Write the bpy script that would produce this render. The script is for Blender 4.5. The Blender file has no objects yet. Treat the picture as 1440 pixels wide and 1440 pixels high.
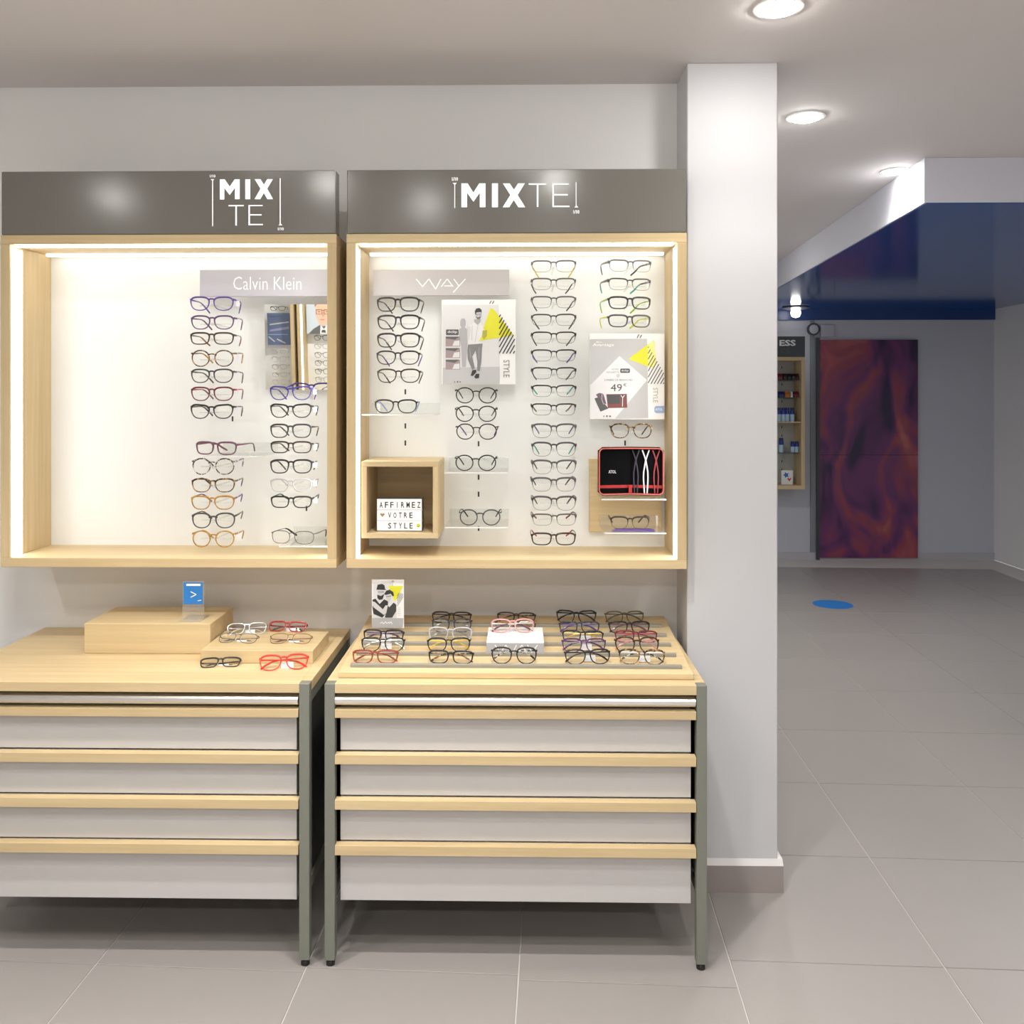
import bpy, bmesh, math, random
from mathutils import Vector, Matrix
random.seed(7)
R = math.radians
scn = bpy.context.scene
COL = scn.collection

# ------------------------------------------------------------------ camera, world, exposure
F_PX, CX, CY = 1246.0, 711.0, 560.0          # focal length / principal point in the 1440 frame
YAW = R(1.0)
CAM = Vector((0.0, -3.092, 1.606))
cam_d = bpy.data.cameras.new('camera'); cam = bpy.data.objects.new('camera', cam_d); COL.objects.link(cam)
cam.location = CAM; cam.rotation_euler = (R(90), 0, YAW)
cam_d.sensor_width = 36; cam_d.lens = 36 * F_PX / 1440
cam_d.shift_x = (720 - CX) / 1440; cam_d.shift_y = (CY - 720) / 1440
cam_d.clip_start = 0.05; cam_d.clip_end = 100
scn.camera = cam
scn.view_settings.view_transform = 'Standard'; scn.view_settings.look = 'None'
scn.view_settings.gamma = 1; scn.view_settings.use_curve_mapping = False
scn.view_settings.exposure = -0.32
scn.cycles.transparent_max_bounces = 32
scn.cycles.max_bounces = 10; scn.cycles.diffuse_bounces = 5
world = bpy.data.worlds.new('world'); scn.world = world; world.use_nodes = True
bg = world.node_tree.nodes['Background']
bg.inputs[0].default_value = (0.96, 0.975, 1.0, 1); bg.inputs[1].default_value = 0.85

SPOT_W = 54.0          # ceiling downlights, watts each
LED_TOP, LED_SIDE = 14.5, 7.5

RGT = Vector((math.cos(YAW), math.sin(YAW), 0)); FWD = Vector((-math.sin(YAW), math.cos(YAW), 0))
def ray(px, py):
    return FWD + RGT * ((px - CX) / F_PX) + Vector((0, 0, (CY - py) / F_PX))
def un(px, py, Y=None, Z=None):
    """photo pixel -> point on the plane Y=.. or Z=.."""
    d = ray(px, py)
    t = (Y - CAM.y) / d.y if Y is not None else (Z - CAM.z) / d.z
    return CAM + d * t
def un_plane(px, py, p0, n):
    d = ray(px, py); return CAM + d * ((p0 - CAM).dot(n) / d.dot(n))

# ------------------------------------------------------------------ materials
MATS = {}
def mat(name, col=(0.8, 0.8, 0.8), rough=0.5, metal=0.0, spec=0.5, emit=None, estr=0.0, coat=0.0, bump=0.0, bscale=60, var=0.0, vscale=3.0):
    if name in MATS: return MATS[name]
    m = bpy.data.materials.new(name); m.use_nodes = True; nt = m.node_tree; b = nt.nodes['Principled BSDF']
    b.inputs['Base Color'].default_value = (*col, 1); b.inputs['Roughness'].default_value = rough
    b.inputs['Metallic'].default_value = metal; b.inputs['Specular IOR Level'].default_value = spec
    b.inputs['Coat Weight'].default_value = coat
    if emit: b.inputs['Emission Color'].default_value = (*emit, 1); b.inputs['Emission Strength'].default_value = estr
    tc = nt.nodes.new('ShaderNodeTexCoord')
    if var:
        n = nt.nodes.new('ShaderNodeTexNoise'); n.inputs['Scale'].default_value = vscale; n.inputs['Detail'].default_value = 4
        nt.links.new(tc.outputs['Object'], n.inputs['Vector'])
        r = nt.nodes.new('ShaderNodeMix'); r.data_type = 'RGBA'
        r.inputs['A'].default_value = (*[c * (1 - var) for c in col], 1); r.inputs['B'].default_value = (*[min(1, c * (1 + var)) for c in col], 1)
        nt.links.new(n.outputs['Fac'], r.inputs['Factor']); nt.links.new(r.outputs['Result'], b.inputs['Base Color'])
    if bump:
        n = nt.nodes.new('ShaderNodeTexNoise'); n.inputs['Scale'].default_value = bscale; n.inputs['Detail'].default_value = 3
        nt.links.new(tc.outputs['Object'], n.inputs['Vector'])
        bp = nt.nodes.new('ShaderNodeBump'); bp.inputs['Strength'].default_value = bump; bp.inputs['Distance'].default_value = 0.002
        nt.links.new(n.outputs['Fac'], bp.inputs['Height']); nt.links.new(bp.outputs['Normal'], b.inputs['Normal'])
    MATS[name] = m; return m
def oak(name, axis):
    """light oak veneer, grain running along the axis"""
    if name in MATS: return MATS[name]
    m = bpy.data.materials.new(name); m.use_nodes = True; nt = m.node_tree; b = nt.nodes['Principled BSDF']
    b.inputs['Roughness'].default_value = 0.5
    tc = nt.nodes.new('ShaderNodeTexCoord'); mp = nt.nodes.new('ShaderNodeMapping')
    sc = [70, 70, 70]; sc[axis] = 2.2; mp.inputs['Scale'].default_value = sc
    nt.links.new(tc.outputs['Object'], mp.inputs['Vector'])
    n = nt.nodes.new('ShaderNodeTexNoise'); n.inputs['Scale'].default_value = 1.0; n.inputs['Detail'].default_value = 6; n.inputs['Roughness'].default_value = 0.65
    nt.links.new(mp.outputs['Vector'], n.inputs['Vector'])
    mp2 = nt.nodes.new('ShaderNodeMapping'); sc2 = [14, 14, 14]; sc2[axis] = 0.6; mp2.inputs['Scale'].default_value = sc2
    nt.links.new(tc.outputs['Object'], mp2.inputs['Vector'])
    n2 = nt.nodes.new('ShaderNodeTexNoise'); n2.inputs['Scale'].default_value = 1.0; n2.inputs['Detail'].default_value = 2
    nt.links.new(mp2.outputs['Vector'], n2.inputs['Vector'])
    ad = nt.nodes.new('ShaderNodeMath'); ad.operation = 'ADD'
    nt.links.new(n.outputs['Fac'], ad.inputs[0]); nt.links.new(n2.outputs['Fac'], ad.inputs[1])
    cr = nt.nodes.new('ShaderNodeValToRGB'); cr.color_ramp.elements[0].position = 0.36; cr.color_ramp.elements[1].position = 0.66
    cr.color_ramp.elements[0].color = (0.53, 0.395, 0.21, 1); cr.color_ramp.elements[1].color = (0.68, 0.54, 0.315, 1)
    hf = nt.nodes.new('ShaderNodeMath'); hf.operation = 'MULTIPLY'; hf.inputs[1].default_value = 0.5
    nt.links.new(ad.outputs[0], hf.inputs[0]); nt.links.new(hf.outputs[0], cr.inputs['Fac']); nt.links.new(cr.outputs['Color'], b.inputs['Base Color'])
    MATS[name] = m; return m
def clear(name, tint=(1, 1, 1), refl=0.04, rough=0.02, edge=0.5, milky=0.0):
    """thin clear plastic / lens: transparent with fresnel gloss"""
    if name in MATS: return MATS[name]
    m = bpy.data.materials.new(name); m.use_nodes = True; nt = m.node_tree; nt.nodes.clear()
    out = nt.nodes.new('ShaderNodeOutputMaterial'); tr = nt.nodes.new('ShaderNodeBsdfTransparent'); gl = nt.nodes.new('ShaderNodeBsdfGlossy')
    tr.inputs[0].default_value = (*tint, 1); gl.inputs['Roughness'].default_value = rough
    lw = nt.nodes.new('ShaderNodeLayerWeight'); lw.inputs['Blend'].default_value = 0.5
    pw = nt.nodes.new('ShaderNodeMath'); pw.operation = 'POWER'; pw.inputs[1].default_value = 4.0; nt.links.new(lw.outputs['Facing'], pw.inputs[0])
    ma = nt.nodes.new('ShaderNodeMath'); ma.operation = 'MULTIPLY_ADD'; ma.inputs[1].default_value = edge; ma.inputs[2].default_value = refl; nt.links.new(pw.outputs[0], ma.inputs[0])
    mx = nt.nodes.new('ShaderNodeMixShader'); nt.links.new(ma.outputs[0], mx.inputs[0])
    nt.links.new(tr.outputs[0], mx.inputs[1]); nt.links.new(gl.outputs[0], mx.inputs[2])
    df = nt.nodes.new('ShaderNodeBsdfDiffuse'); df.inputs[0].default_value = (.9, .9, .88, 1)
    mz = nt.nodes.new('ShaderNodeMixShader'); mz.inputs[0].default_value = milky
    nt.links.new(mx.outputs[0], mz.inputs[1]); nt.links.new(df.outputs[0], mz.inputs[2]); nt.links.new(mz.outputs[0], out.inputs[0])
    MATS[name] = m; return m
def tortoise(name, a, b_):
    if name in MATS: return MATS[name]
    m = bpy.data.materials.new(name); m.use_nodes = True; nt = m.node_tree; b = nt.nodes['Principled BSDF']
    b.inputs['Roughness'].default_value = 0.2
    tc = nt.nodes.new('ShaderNodeTexCoord'); n = nt.nodes.new('ShaderNodeTexNoise'); n.inputs['Scale'].default_value = 130; n.inputs['Detail'].default_value = 2
    nt.links.new(tc.outputs['Object'], n.inputs['Vector'])
    cr = nt.nodes.new('ShaderNodeValToRGB'); cr.color_ramp.elements[0].position = 0.48; cr.color_ramp.elements[1].position = 0.60
    cr.color_ramp.elements[0].color = (*a, 1); cr.color_ramp.elements[1].color = (*b_, 1)
    nt.links.new(n.outputs['Fac'], cr.inputs['Fac']); nt.links.new(cr.outputs['Color'], b.inputs['Base Color'])
    MATS[name] = m; return m
def swirl(name):
    """purple and red flowing print"""
    m = bpy.data.materials.new(name); m.use_nodes = True; nt = m.node_tree; b = nt.nodes['Principled BSDF']; b.inputs['Roughness'].default_value = 0.35
    tc = nt.nodes.new('ShaderNodeTexCoord'); mp = nt.nodes.new('ShaderNodeMapping'); mp.inputs['Scale'].default_value = (1.6, 1.6, 1.0); mp.inputs['Rotation'].default_value = (0, 0.6, 0)
    nt.links.new(tc.outputs['Object'], mp.inputs['Vector'])
    n = nt.nodes.new('ShaderNodeTexNoise'); n.inputs['Scale'].default_value = 1.3; n.inputs['Detail'].default_value = 2; n.inputs['Distortion'].default_value = 1.6
    nt.links.new(mp.outputs['Vector'], n.inputs['Vector'])
    cr = nt.nodes.new('ShaderNodeValToRGB'); e = cr.color_ramp.elements
    e[0].position = 0.3; e[0].color = (0.03, 0.012, 0.06, 1); e[1].position = 0.75; e[1].color = (0.45, 0.12, 0.12, 1)
    k = e.new(0.45); k.color = (0.14, 0.03, 0.13, 1); k = e.new(0.58); k.color = (0.27, 0.05, 0.08, 1)
    nt.links.new(n.outputs['Fac'], cr.inputs['Fac']); nt.links.new(cr.outputs['Color'], b.inputs['Base Color'])
    MATS[name] = m; return m

M_WALL = mat('wall_paint', (0.82, 0.82, 0.815), 0.75, bump=0.04, bscale=180)
M_COLUMN = mat('pillar_paint', (0.61, 0.61, 0.63), 0.6, bump=0.03, bscale=180)
M_CEIL = mat('ceiling_paint', (0.70, 0.67, 0.665), 0.85)
M_TILE = mat('floor_tile', (0.325, 0.303, 0.287), 0.36, spec=0.5, var=0.05, vscale=2.0)
M_GROUT = mat('grout', (0.62, 0.59, 0.56), 0.8)
M_SKIRT = mat('taupe_ceramic', (0.33, 0.29, 0.275), 0.35)
M_SKIRTTOP = mat('white_trim', (0.72, 0.70, 0.69), 0.5)
OAK_X = oak('oak_grain_x', 0); OAK_Y = oak('oak_grain_y', 1); OAK_Z = oak('oak_grain_z', 2)
M_FASCIA = mat('grey_lacquer', (0.165, 0.158, 0.142), 0.17, spec=0.5)
M_LEG = mat('grey_green_metal', (0.185, 0.192, 0.16), 0.45)
M_DARK = mat('dark_panel', (0.06, 0.06, 0.055), 0.3)
M_CARC = mat('carcass_brown', (0.20, 0.14, 0.08), 0.6)
M_DRAWER = mat('white_laminate', (0.53, 0.515, 0.505), 0.45)
M_ALU = mat('brushed_aluminium', (0.75, 0.74, 0.73), 0.3, metal=1.0)
M_RUBBER = mat('black_rubber', (0.012, 0.012, 0.012), 0.4)
M_BACK = mat('white_back_panel', (0.82, 0.835, 0.825), 0.45)
M_WHITE = mat('white_print', (0.85, 0.85, 0.84), 0.5)
M_LETTER = mat('white_lettering', (0.92, 0.92, 0.90), 0.4)
M_LITLET = mat('backlit_lettering', (0.92, 0.92, 0.92), 0.4, emit=(1, 1, 1), estr=.5)
M_LED = mat('led_warm_white', (1, 1, 1), 0.5, emit=(1.0, 0.995, 0.96), estr=LED_TOP)
M_LEDR = mat('led_warm_white_rear', (1, 1, 1), 0.5, emit=(1.0, 0.995, 0.96), estr=LED_TOP * .38)
M_LEDS = mat('led_warm_white_side', (1, 1, 1), 0.5, emit=(1.0, 0.995, 0.96), estr=LED_SIDE)
M_LAMP = mat('downlight_glow', (1, 1, 1), 0.5, emit=(1.0, 0.97, 0.92), estr=230)
M_ACRYL = clear('clear_acrylic', (0.985, 0.99, 0.985), milky=0.07)
M_EDGE_HIGHLIGHT = clear('acrylic_edge_highlight', (0.98, 0.99, 0.98), milky=0.75)  # milky white imitates the light caught along the shelf edges
M_LENS = clear('demo_lens', (0.975, 0.975, 0.965), refl=.025, edge=.3, milky=.0)
M_GLASS = clear('shelf_glass', (0.85, 0.92, 0.9))
M_SLOT = mat('black_slot', (0.01, 0.01, 0.01), 0.5)
M_HEAD = mat('grey_header', (0.47, 0.45, 0.455), 0.4)
M_SLAT = mat('grey_slat', (0.28, 0.265, 0.225), 0.5)
M_TAG = mat('paper_tag', (0.85, 0.86, 0.9), 0.6)
P_GREY = lambda g: mat('print_grey_%d' % round(g * 100), (g, g, g * 1.01), 0.5)
P_YEL = mat('print_yellow', (0.70, 0.68, 0.03), 0.5)
P_PYEL = mat('print_pale_yellow', (0.80, 0.80, 0.28), 0.5)
P_BLK = mat('print_black', (0.02, 0.02, 0.022), 0.5)
P_MAR = mat('print_maroon', (0.22, 0.07, 0.07), 0.5)
P_BLUE = mat('print_blue', (0.02, 0.19, 0.55), 0.5)
P_LBLUE = mat('print_light_blue', (0.30, 0.42, 0.68), 0.5)
P_SKIN = mat('print_skin', (0.78, 0.50, 0.36), 0.5)
P_SKY = mat('print_sky', (0.55, 0.62, 0.68), 0.5)
P_SLATE = mat('print_slate', (0.12, 0.16, 0.27), 0.5)

# ------------------------------------------------------------------ mesh helpers
class MB:
    def __init__(s): s.v = []; s.f = []; s.m = []; s.smooth = False
    def add(s, vs, fs, mi=0):
        k = len(s.v); s.v += [Vector(p) for p in vs]
        s.f += [[k + i for i in f] for f in fs]; s.m += [mi] * len(fs); return s
    def box(s, x0, x1, y0, y1, z0, z1, mi=0):
        vs = [(x, y, z) for z in (z0, z1) for y in (y0, y1) for x in (x0, x1)]
        return s.add(vs, [(0, 2, 3, 1), (4, 5, 7, 6), (0, 1, 5, 4), (2, 6, 7, 3), (0, 4, 6, 2), (1, 3, 7, 5)], mi)
    def prism(s, pts, axis, a, b, mi=0):
        """extrude a 2-D outline along an axis (0=x: pts are (y,z); 1=y: (x,z); 2=z: (x,y))"""
        n = len(pts)
        def mk(p, t):
            return (t, p[0], p[1]) if axis == 0 else (p[0], t, p[1]) if axis == 1 else (p[0], p[1], t)
        vs = [mk(p, a) for p in pts] + [mk(p, b) for p in pts]
        fs = [list(range(n))[::-1], list(range(n, 2 * n))] + [(i, (i + 1) % n, n + (i + 1) % n, n + i) for i in range(n)]
        return s.add(vs, fs, mi)
    def lathe(s, prof, c=(0, 0, 0), n=24, mi=0, axis=2):
        vs = []; fs = []
        for r_, h in prof:
            for i in range(n):
                a = 2 * math.pi * i / n
                p = (r_ * math.cos(a), r_ * math.sin(a), h)
                if axis == 1: p = (p[0], h, p[1])
                vs.append((p[0] + c[0], p[1] + c[1], p[2] + c[2]))
        for j in range(len(prof) - 1):
            for i in range(n): fs.append((j * n + i, j * n + (i + 1) % n, (j + 1) * n + (i + 1) % n, (j + 1) * n + i))
        fs.append(list(range(n))[::-1]); fs.append([(len(prof) - 1) * n + i for i in range(n)])
        return s.add(vs, fs, mi)
    def sweep(s, path, rad, frame=None, n=6, closed=False, mi=0):
        """tube; rad[i]=(ru,rv); frame gives fixed v axis"""
        L = len(path); P = [Vector(p) for p in path]; vs = []; fs = []
        for i in range(L):
            a = P[(i - 1) % L] if (closed or i > 0) else P[i]; b = P[(i + 1) % L] if (closed or i < L - 1) else P[i]
            t = (b - a).normalized(); v = Vector(frame) - t * t.dot(Vector(frame)); v.normalize(); u = t.cross(v)
            r_ = rad[i] if isinstance(rad, list) else rad
            for k in range(n):
                an = 2 * math.pi * (k + 0.5) / n
                vs.append(P[i] + u * (math.cos(an) * r_[0]) + v * (math.sin(an) * r_[1]))
        for i in range(L if closed else L - 1):
            for k in range(n): fs.append((i * n + k, i * n + (k + 1) % n, ((i + 1) % L) * n + (k + 1) % n, ((i + 1) % L) * n + k))
        if not closed: fs.append(list(range(n))[::-1]); fs.append([(L - 1) * n + k for k in range(n)])
        return s.add(vs, fs, mi)
    # --- flat print on a plane facing the shop, given in photo pixels
    def ppoly(s, pts, Y, mi=0): return s.add([un(x, y, Y=Y) for x, y in pts], [list(range(len(pts)))], mi)
    def prect(s, x0, y0, x1, y1, Y, mi=0): return s.ppoly([(x0, y1), (x1, y1), (x1, y0), (x0, y0)], Y, mi)
    def pline(s, pts, w, Y, mi=0):
        for (ax, ay), (bx, by) in zip(pts, pts[1:]):
            d = math.hypot(bx - ax, by - ay) or 1; nx, ny = -(by - ay) / d * w / 2, (bx - ax) / d * w / 2
            s.ppoly([(ax + nx, ay + ny), (bx + nx, by + ny), (bx - nx, by - ny), (ax - nx, ay - ny)], Y, mi)
        return s
    def pdisc(s, cx, cy, rx, Y, mi=0, ry=None, n=18):
        return s.ppoly([(cx + rx * math.cos(2 * math.pi * i / n), cy + (ry or rx) * math.sin(2 * math.pi * i / n)) for i in range(n)], Y, mi)
    def ptext(s, txt, x0, y0, x1, y1, Y, mi=0, rot=0, bold=0.0):
        """built-in font fitted into a pixel rectangle; rot 90 reads top to bottom"""
        vs, fs = text_geo(txt, bold)
        mnx = min(v[0] for v in vs); mxx = max(v[0] for v in vs); mny = min(v[1] for v in vs); mxy = max(v[1] for v in vs)
        out = []
        for v in vs:
            a = (v[0] - mnx) / (mxx - mnx or 1); b = (v[1] - mny) / (mxy - mny or 1)
            out.append(un(x0 + a * (x1 - x0), y1 - b * (y1 - y0), Y=Y) if not rot else un(x0 + b * (x1 - x0), y0 + a * (y1 - y0), Y=Y))
        return s.add(out, fs, mi)
def text_geo(txt, bold=0.0):
    cu = bpy.data.curves.new('t', 'FONT'); cu.body = txt; cu.size = 1; cu.offset = bold; cu.resolution_u = 2
    o = bpy.data.objects.new('t', cu); COL.objects.link(o)
    bpy.context.view_layer.update()
    dg = bpy.context.evaluated_depsgraph_get(); me = bpy.data.meshes.new_from_object(o.evaluated_get(dg))
    vs = [tuple(v.co) for v in me.vertices]; fs = [list(p.vertices) for p in me.polygons]
    bpy.data.objects.remove(o); bpy.data.meshes.remove(me); bpy.data.curves.remove(cu)
    return vs, fs
def mesh(name, mb, mats, org=(0, 0, 0), bevel=0.0, smooth=False, fix=True):
    me = bpy.data.meshes.new(name); o = Vector(org)
    me.from_pydata([tuple(v - o) for v in mb.v], [], mb.f)
    for m in (mats if isinstance(mats, (list, tuple)) else [mats]): me.materials.append(m)
    for p, i in zip(me.polygons, mb.m): p.material_index = i
    if fix or bevel:
        bm = bmesh.new(); bm.from_mesh(me)
        if bevel:
            bmesh.ops.bevel(bm, geom=list(bm.edges), offset=bevel, segments=1, affect='EDGES', profile=0.5)
        if fix: bmesh.ops.recalc_face_normals(bm, faces=bm.faces)
        bm.to_mesh(me); bm.free()
    if smooth:
        for p in me.polygons: p.use_smooth = True
    me.update(); return me
def obj(name, me, parent=None, loc=(0, 0, 0), rot=(0, 0, 0)):
    o = bpy.data.objects.new(name, me); COL.objects.link(o); o.location = loc; o.rotation_euler = rot
    if parent: o.parent = parent
    return o
def part(name, mb, mats, parent, org, bevel=0.0, smooth=False, label=None, fix=True):
    o = obj(name, mesh(name, mb, mats, org, bevel, smooth, fix), parent)
    if label: o['label'] = label
    return o
def tag(o, label, cat, group=None):
    o['label'] = label; o['category'] = cat
    if group: o['group'] = group
    return o
def thing(name, label, cat, loc, rot=(0, 0, 0), group=None):
    o = bpy.data.objects.new(name, None); COL.objects.link(o); o.location = loc; o.rotation_euler = rot
    o.empty_display_size = 0.05
    return tag(o, label, cat, group)
def struct(name, mb, mats, parent=None, bevel=0.0):
    o = obj(name, mesh(name, mb, mats, (0, 0, 0), bevel), parent)
    if not parent: o['kind'] = 'structure'
    return o
def B(*a): return MB().box(*a)

# ------------------------------------------------------------------ the setting
H = 2.70
XL, XR, YB, YF = -4.2, 4.7, -7.0, 5.80
fl = struct('floor', B(XL, XR, YB, YF, -0.06, -0.003), M_GROUT)
# 60 x 60 tiles, columns laid with a shifted joint, the whole grid turned a little
TW = 0.60; G = 0.0035; trot = Matrix.Rotation(R(-2.2), 3, 'Z'); torg = Vector((-0.008, -0.645, 0))
tile_me = mesh('tile', B(G / 2, TW - G / 2, G / 2, TW - G / 2, -0.012, 0), M_TILE, bevel=0.0008)
offs = {0: 0.0, -1: 0.02, 1: 0.12}
far_mb = MB()
for i in range(-8, 9):
    for j in range(-5, 13):
        c = trot @ Vector((i * TW, j * TW + offs.get(i, 0.0 if i < 0 else 0.12), 0)) + torg
        if not (XL + .1 < c.x < XR - .7 and -2.9 < c.y < YF - .65): continue
        if -0.9 < c.y < 2.6 or c.x > 0.8: obj('tile', tile_me, fl, c, (0, 0, R(-2.2)))
        else:
            obj('tile', tile_me, fl, c, (0, 0, R(-2.2)))
struct('ceiling', B(XL, XR, YB, YF, H, H + 0.1), M_CEIL)
struct('wall_back', B(XL, 0.545, 0, 0.12, 0, H), M_WALL)
struct('wall_left', B(XL - 0.1, XL, YB, 0.12, 0, H), M_WALL)
struct('wall_right', B(XR, XR + 0.1, YB, YF, 0, H), M_WALL)
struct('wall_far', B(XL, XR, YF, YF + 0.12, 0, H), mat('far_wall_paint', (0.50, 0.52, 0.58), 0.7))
struct('wall_passage', B(0.545, 0.70, 0.12, YF, 0, H), M_WALL)
struct('trim_1', B(0.542, 0.836, -0.19, 0.12, 0, H), M_COLUMN, bevel=0.003)          # square pillar
sk = struct('baseboard_pillar', B(0.53, 0.851, -0.203, 0.13, 0, 0.088), M_SKIRT)
struct('baseboard_cap', MB().prism([(-0.203, 0.088), (-0.19, 0.106), (0.12, 0.106), (0.13, 0.088)], 0, 0.53, 0.851), M_SKIRTTOP, parent=sk)
struct('baseboard_back', B(XL, 0.53, -0.012, 0, 0, 0.09), M_SKIRT)
struct('baseboard_far', B(0.70, XR, YF - 0.015, YF, 0, 0.07), mat('far_skirting', (0.45, 0.45, 0.48), 0.5))

# lowered blue ceiling over the far part of the shop
zb = 2.495
e0 = un(1094, 404, Z=zb); e1 = un(1165, 363, Z=zb); dv = (e1 - e0).normalized()
a0 = e0 - dv * ((e0.y - YF) / dv.y); a1 = e1 + dv * 1.6
blue = MB().prism([(a0.x, YF - 0.001), (a1.x, a1.y), (XR - 0.001, a1.y), (XR - 0.001, YF - 0.001)], 2, zb, H - 0.001)
struct('ceiling_blue_panel', MB().prism([(a0.x + .01, YF - 0.002), (a1.x + .01, a1.y), (XR - 0.002, a1.y), (XR - 0.002, YF - 0.002)], 2, zb - 0.004, zb), mat('blue_gloss', (0.012, 0.075, 0.30), 0.12))
struct('ceiling_bulkhead', blue, mat('bulkhead_paint', (0.66, 0.67, 0.74), 0.6))
struct('trim_2', B(2.3, XR - 0.001, YF - 0.03, YF, 2.385, zb), mat('blue_trim', (0.012, 0.05, 0.20), 0.3))

# downlights ------------------------------------------------------------------
def downlight(x, y, w, label, z=H, size=150, blend=0.9, r_=0.055, glow=M_LAMP):
    t = thing('ceiling_downlight', label, 'ceiling light', (x, y, z), group='recessed ceiling downlights')
    part('bezel', MB().lathe([(r_ + .014, 0), (r_ + .014, -0.004), (r_, -0.006), (r_, 0)], n=28), M_WHITE, t, (0, 0, 0))
    part('bulb', MB().lathe([(r_ - .002, -0.0005), (r_ - .002, -0.004), (r_ * .8, -0.011), (r_ * .4, -0.016)], n=24), glow, t, (0, 0, 0))
    l = bpy.data.lights.new('downlight_lamp', 'SPOT'); l.energy = w; l.spot_size = R(size); l.spot_blend = blend; l.shadow_soft_size = 0.045
    l.color = (1.0, 0.975, 0.945); lo = bpy.data.objects.new('downlight_lamp', l); COL.objects.link(lo); lo.parent = t; lo.location = (0, 0, -0.03)
    return t
downlight(-0.53, -2.40, SPOT_W * .62, 'round recessed ceiling downlight shining at the gap between the cabinets')
downlight(0.17, -1.85, SPOT_W * .62, 'round recessed ceiling downlight over the pillar-side display table')
downlight(-0.97, -1.90, SPOT_W * .62, 'round recessed ceiling downlight over the table with oak risers')
downlight(0.72, -0.60, SPOT_W * 0.28, 'round recessed ceiling downlight just in front of the white pillar', size=100, blend=.5)
downlight(1.106, 0.37, SPOT_W * 0.6, 'round glowing recessed ceiling downlight in the passage beside the pillar', r_=0.06)
downlight(1.7, -2.4, SPOT_W, 'round recessed ceiling downlight over the open floor')
downlight(1.8, 1.2, SPOT_W * 1.4, 'unseen ceiling downlight added to brighten the passage')  # unseen lamp added to brighten the passage
downlight(1.3, 3.2, SPOT_W * 1.8, 'added ceiling downlight hidden by the pillar, brightening the far passage')  # extra lamp hidden by the pillar, added to lift the far floor and wall
downlight(-2.2, -2.2, SPOT_W, 'round recessed ceiling downlight over the far end of the wall units')

downlight(0.02, -1.25, SPOT_W * 1.7, 'round recessed ceiling downlight straight above the slatted tray', size=85, blend=.5)
downlight(-1.12, -1.25, SPOT_W * 1.7, 'round recessed ceiling downlight straight above the oak risers', size=85, blend=.5)
downlight(3.4, 2.6, SPOT_W * 1.2, 'added downlight in the glossy blue ceiling, brightening the far shop', z=2.495 - .004)  # out-of-view lamp added because the far area came out dark
for x_, w_ in ((-1.5, 'facing the mirror cabinet'), (0.2, 'facing the pillar-side cabinet'), (1.9, 'over the open aisle')):  # row added behind the camera as fill for the wall under the cabinets
    downlight(x_, -4.2, SPOT_W * 1.9, 'added unseen ceiling downlight in the aisle fill row ' + w_, size=165)
# track spot below the blue ceiling
c = un(1119, 432, Z=zb - .004)
t = thing('track_spotlight', 'small bright spotlight fixed under the glossy blue ceiling', 'spotlight', (c.x, c.y, zb - 0.004))
hz = .055
part('mounting_plate', MB().lathe([(0.10, 0), (0.13, -.006), (0.13, -.012), (0.05, -.03)], n=20), M_ALU, t, (0, 0, 0))
part('bulb', MB().lathe([(0.01, -hz - .047), (0.035, -hz - .038), (0.05, -hz), (0.04, -hz + .03), (.02, -.03)], n=18), mat('spot_glow', (1, 1, 1), .5, emit=(1, .98, .95), estr=9), t, (0, 0, 0), smooth=True)
l = bpy.data.lights.new('spot_lamp', 'SPOT'); l.energy = 4; l.spot_size = R(140); l.spot_blend = 1; l.shadow_soft_size = 0.04; l.color = (1, .97, .93)
lo = bpy.data.objects.new('spot_lamp', l); COL.objects.link(lo); lo.parent = t; lo.location = (0, 0, -hz - 0.06)

# ------------------------------------------------------------------ wall cabinets
YC = -0.27
ZB0, ZT0 = 1.063, 2.131
def cabinet(x0, x1, label, name='wall_display_cabinet', leds=None):
    LT, LR, LS = leds or (M_LED, M_LEDR, M_LEDS)
    w = 0.030; org = Vector(((x0 + x1) / 2, 0, ZB0))
    t = thing(name, label, 'display cabinet', org, group='lit oak wall display cabinets')
    part('bottom_panel', B(x0, x1, YC, 0, ZB0, ZB0 + w), OAK_X, t, org, 0.0012)
    part('top_panel', B(x0, x1, YC, 0, ZT0 - w, ZT0), OAK_X, t, org, 0.0012)
    for a, b in ((x0, x0 + w), (x1 - w, x1)):
        part('side_panel', B(a, b, YC, 0, ZB0 + w, ZT0 - w), OAK_Z, t, org, 0.0012)
    part('back_panel', B(x0 + w, x1 - w, -0.02, -0.004, ZB0 + w, ZT0 - w), M_BACK, t, org)
    xi0, xi1, zi1 = x0 + w, x1 - w, ZT0 - w
    # aluminium LED channels: two across the top, one up each side
    for ya, ml in ((YC + 0.006, LT), (-0.075, LR)):
        part('led_strip', B(xi0 + .012, xi1 - .012, ya, ya + 0.018, zi1 - 0.007, zi1), ml, t, org)
    for xa, xb in ((xi0, xi0 + .0012), (xi1 - .0012, xi1)):
        part('led_strip', B(xa, xb, YC + 0.008, YC + 0.070, ZB0 + w + .002, zi1 - .01), LS, t, org)
    f = part('fascia', B(x0 + .002, x1 - .002, YC, YC + 0.055, ZT0 + .001, 2.335), M_FASCIA, t, org, 0.002)
    return t, f, org
CR, FR, OR = cabinet(-0.558, 0.526, 'lit oak display cabinet beside the white pillar with one-line MIXTE sign')
CL, FLA, OL = cabinet(-1.674, -0.590, 'lit oak display cabinet holding the mirror, with two-line MIX TE sign')

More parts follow.
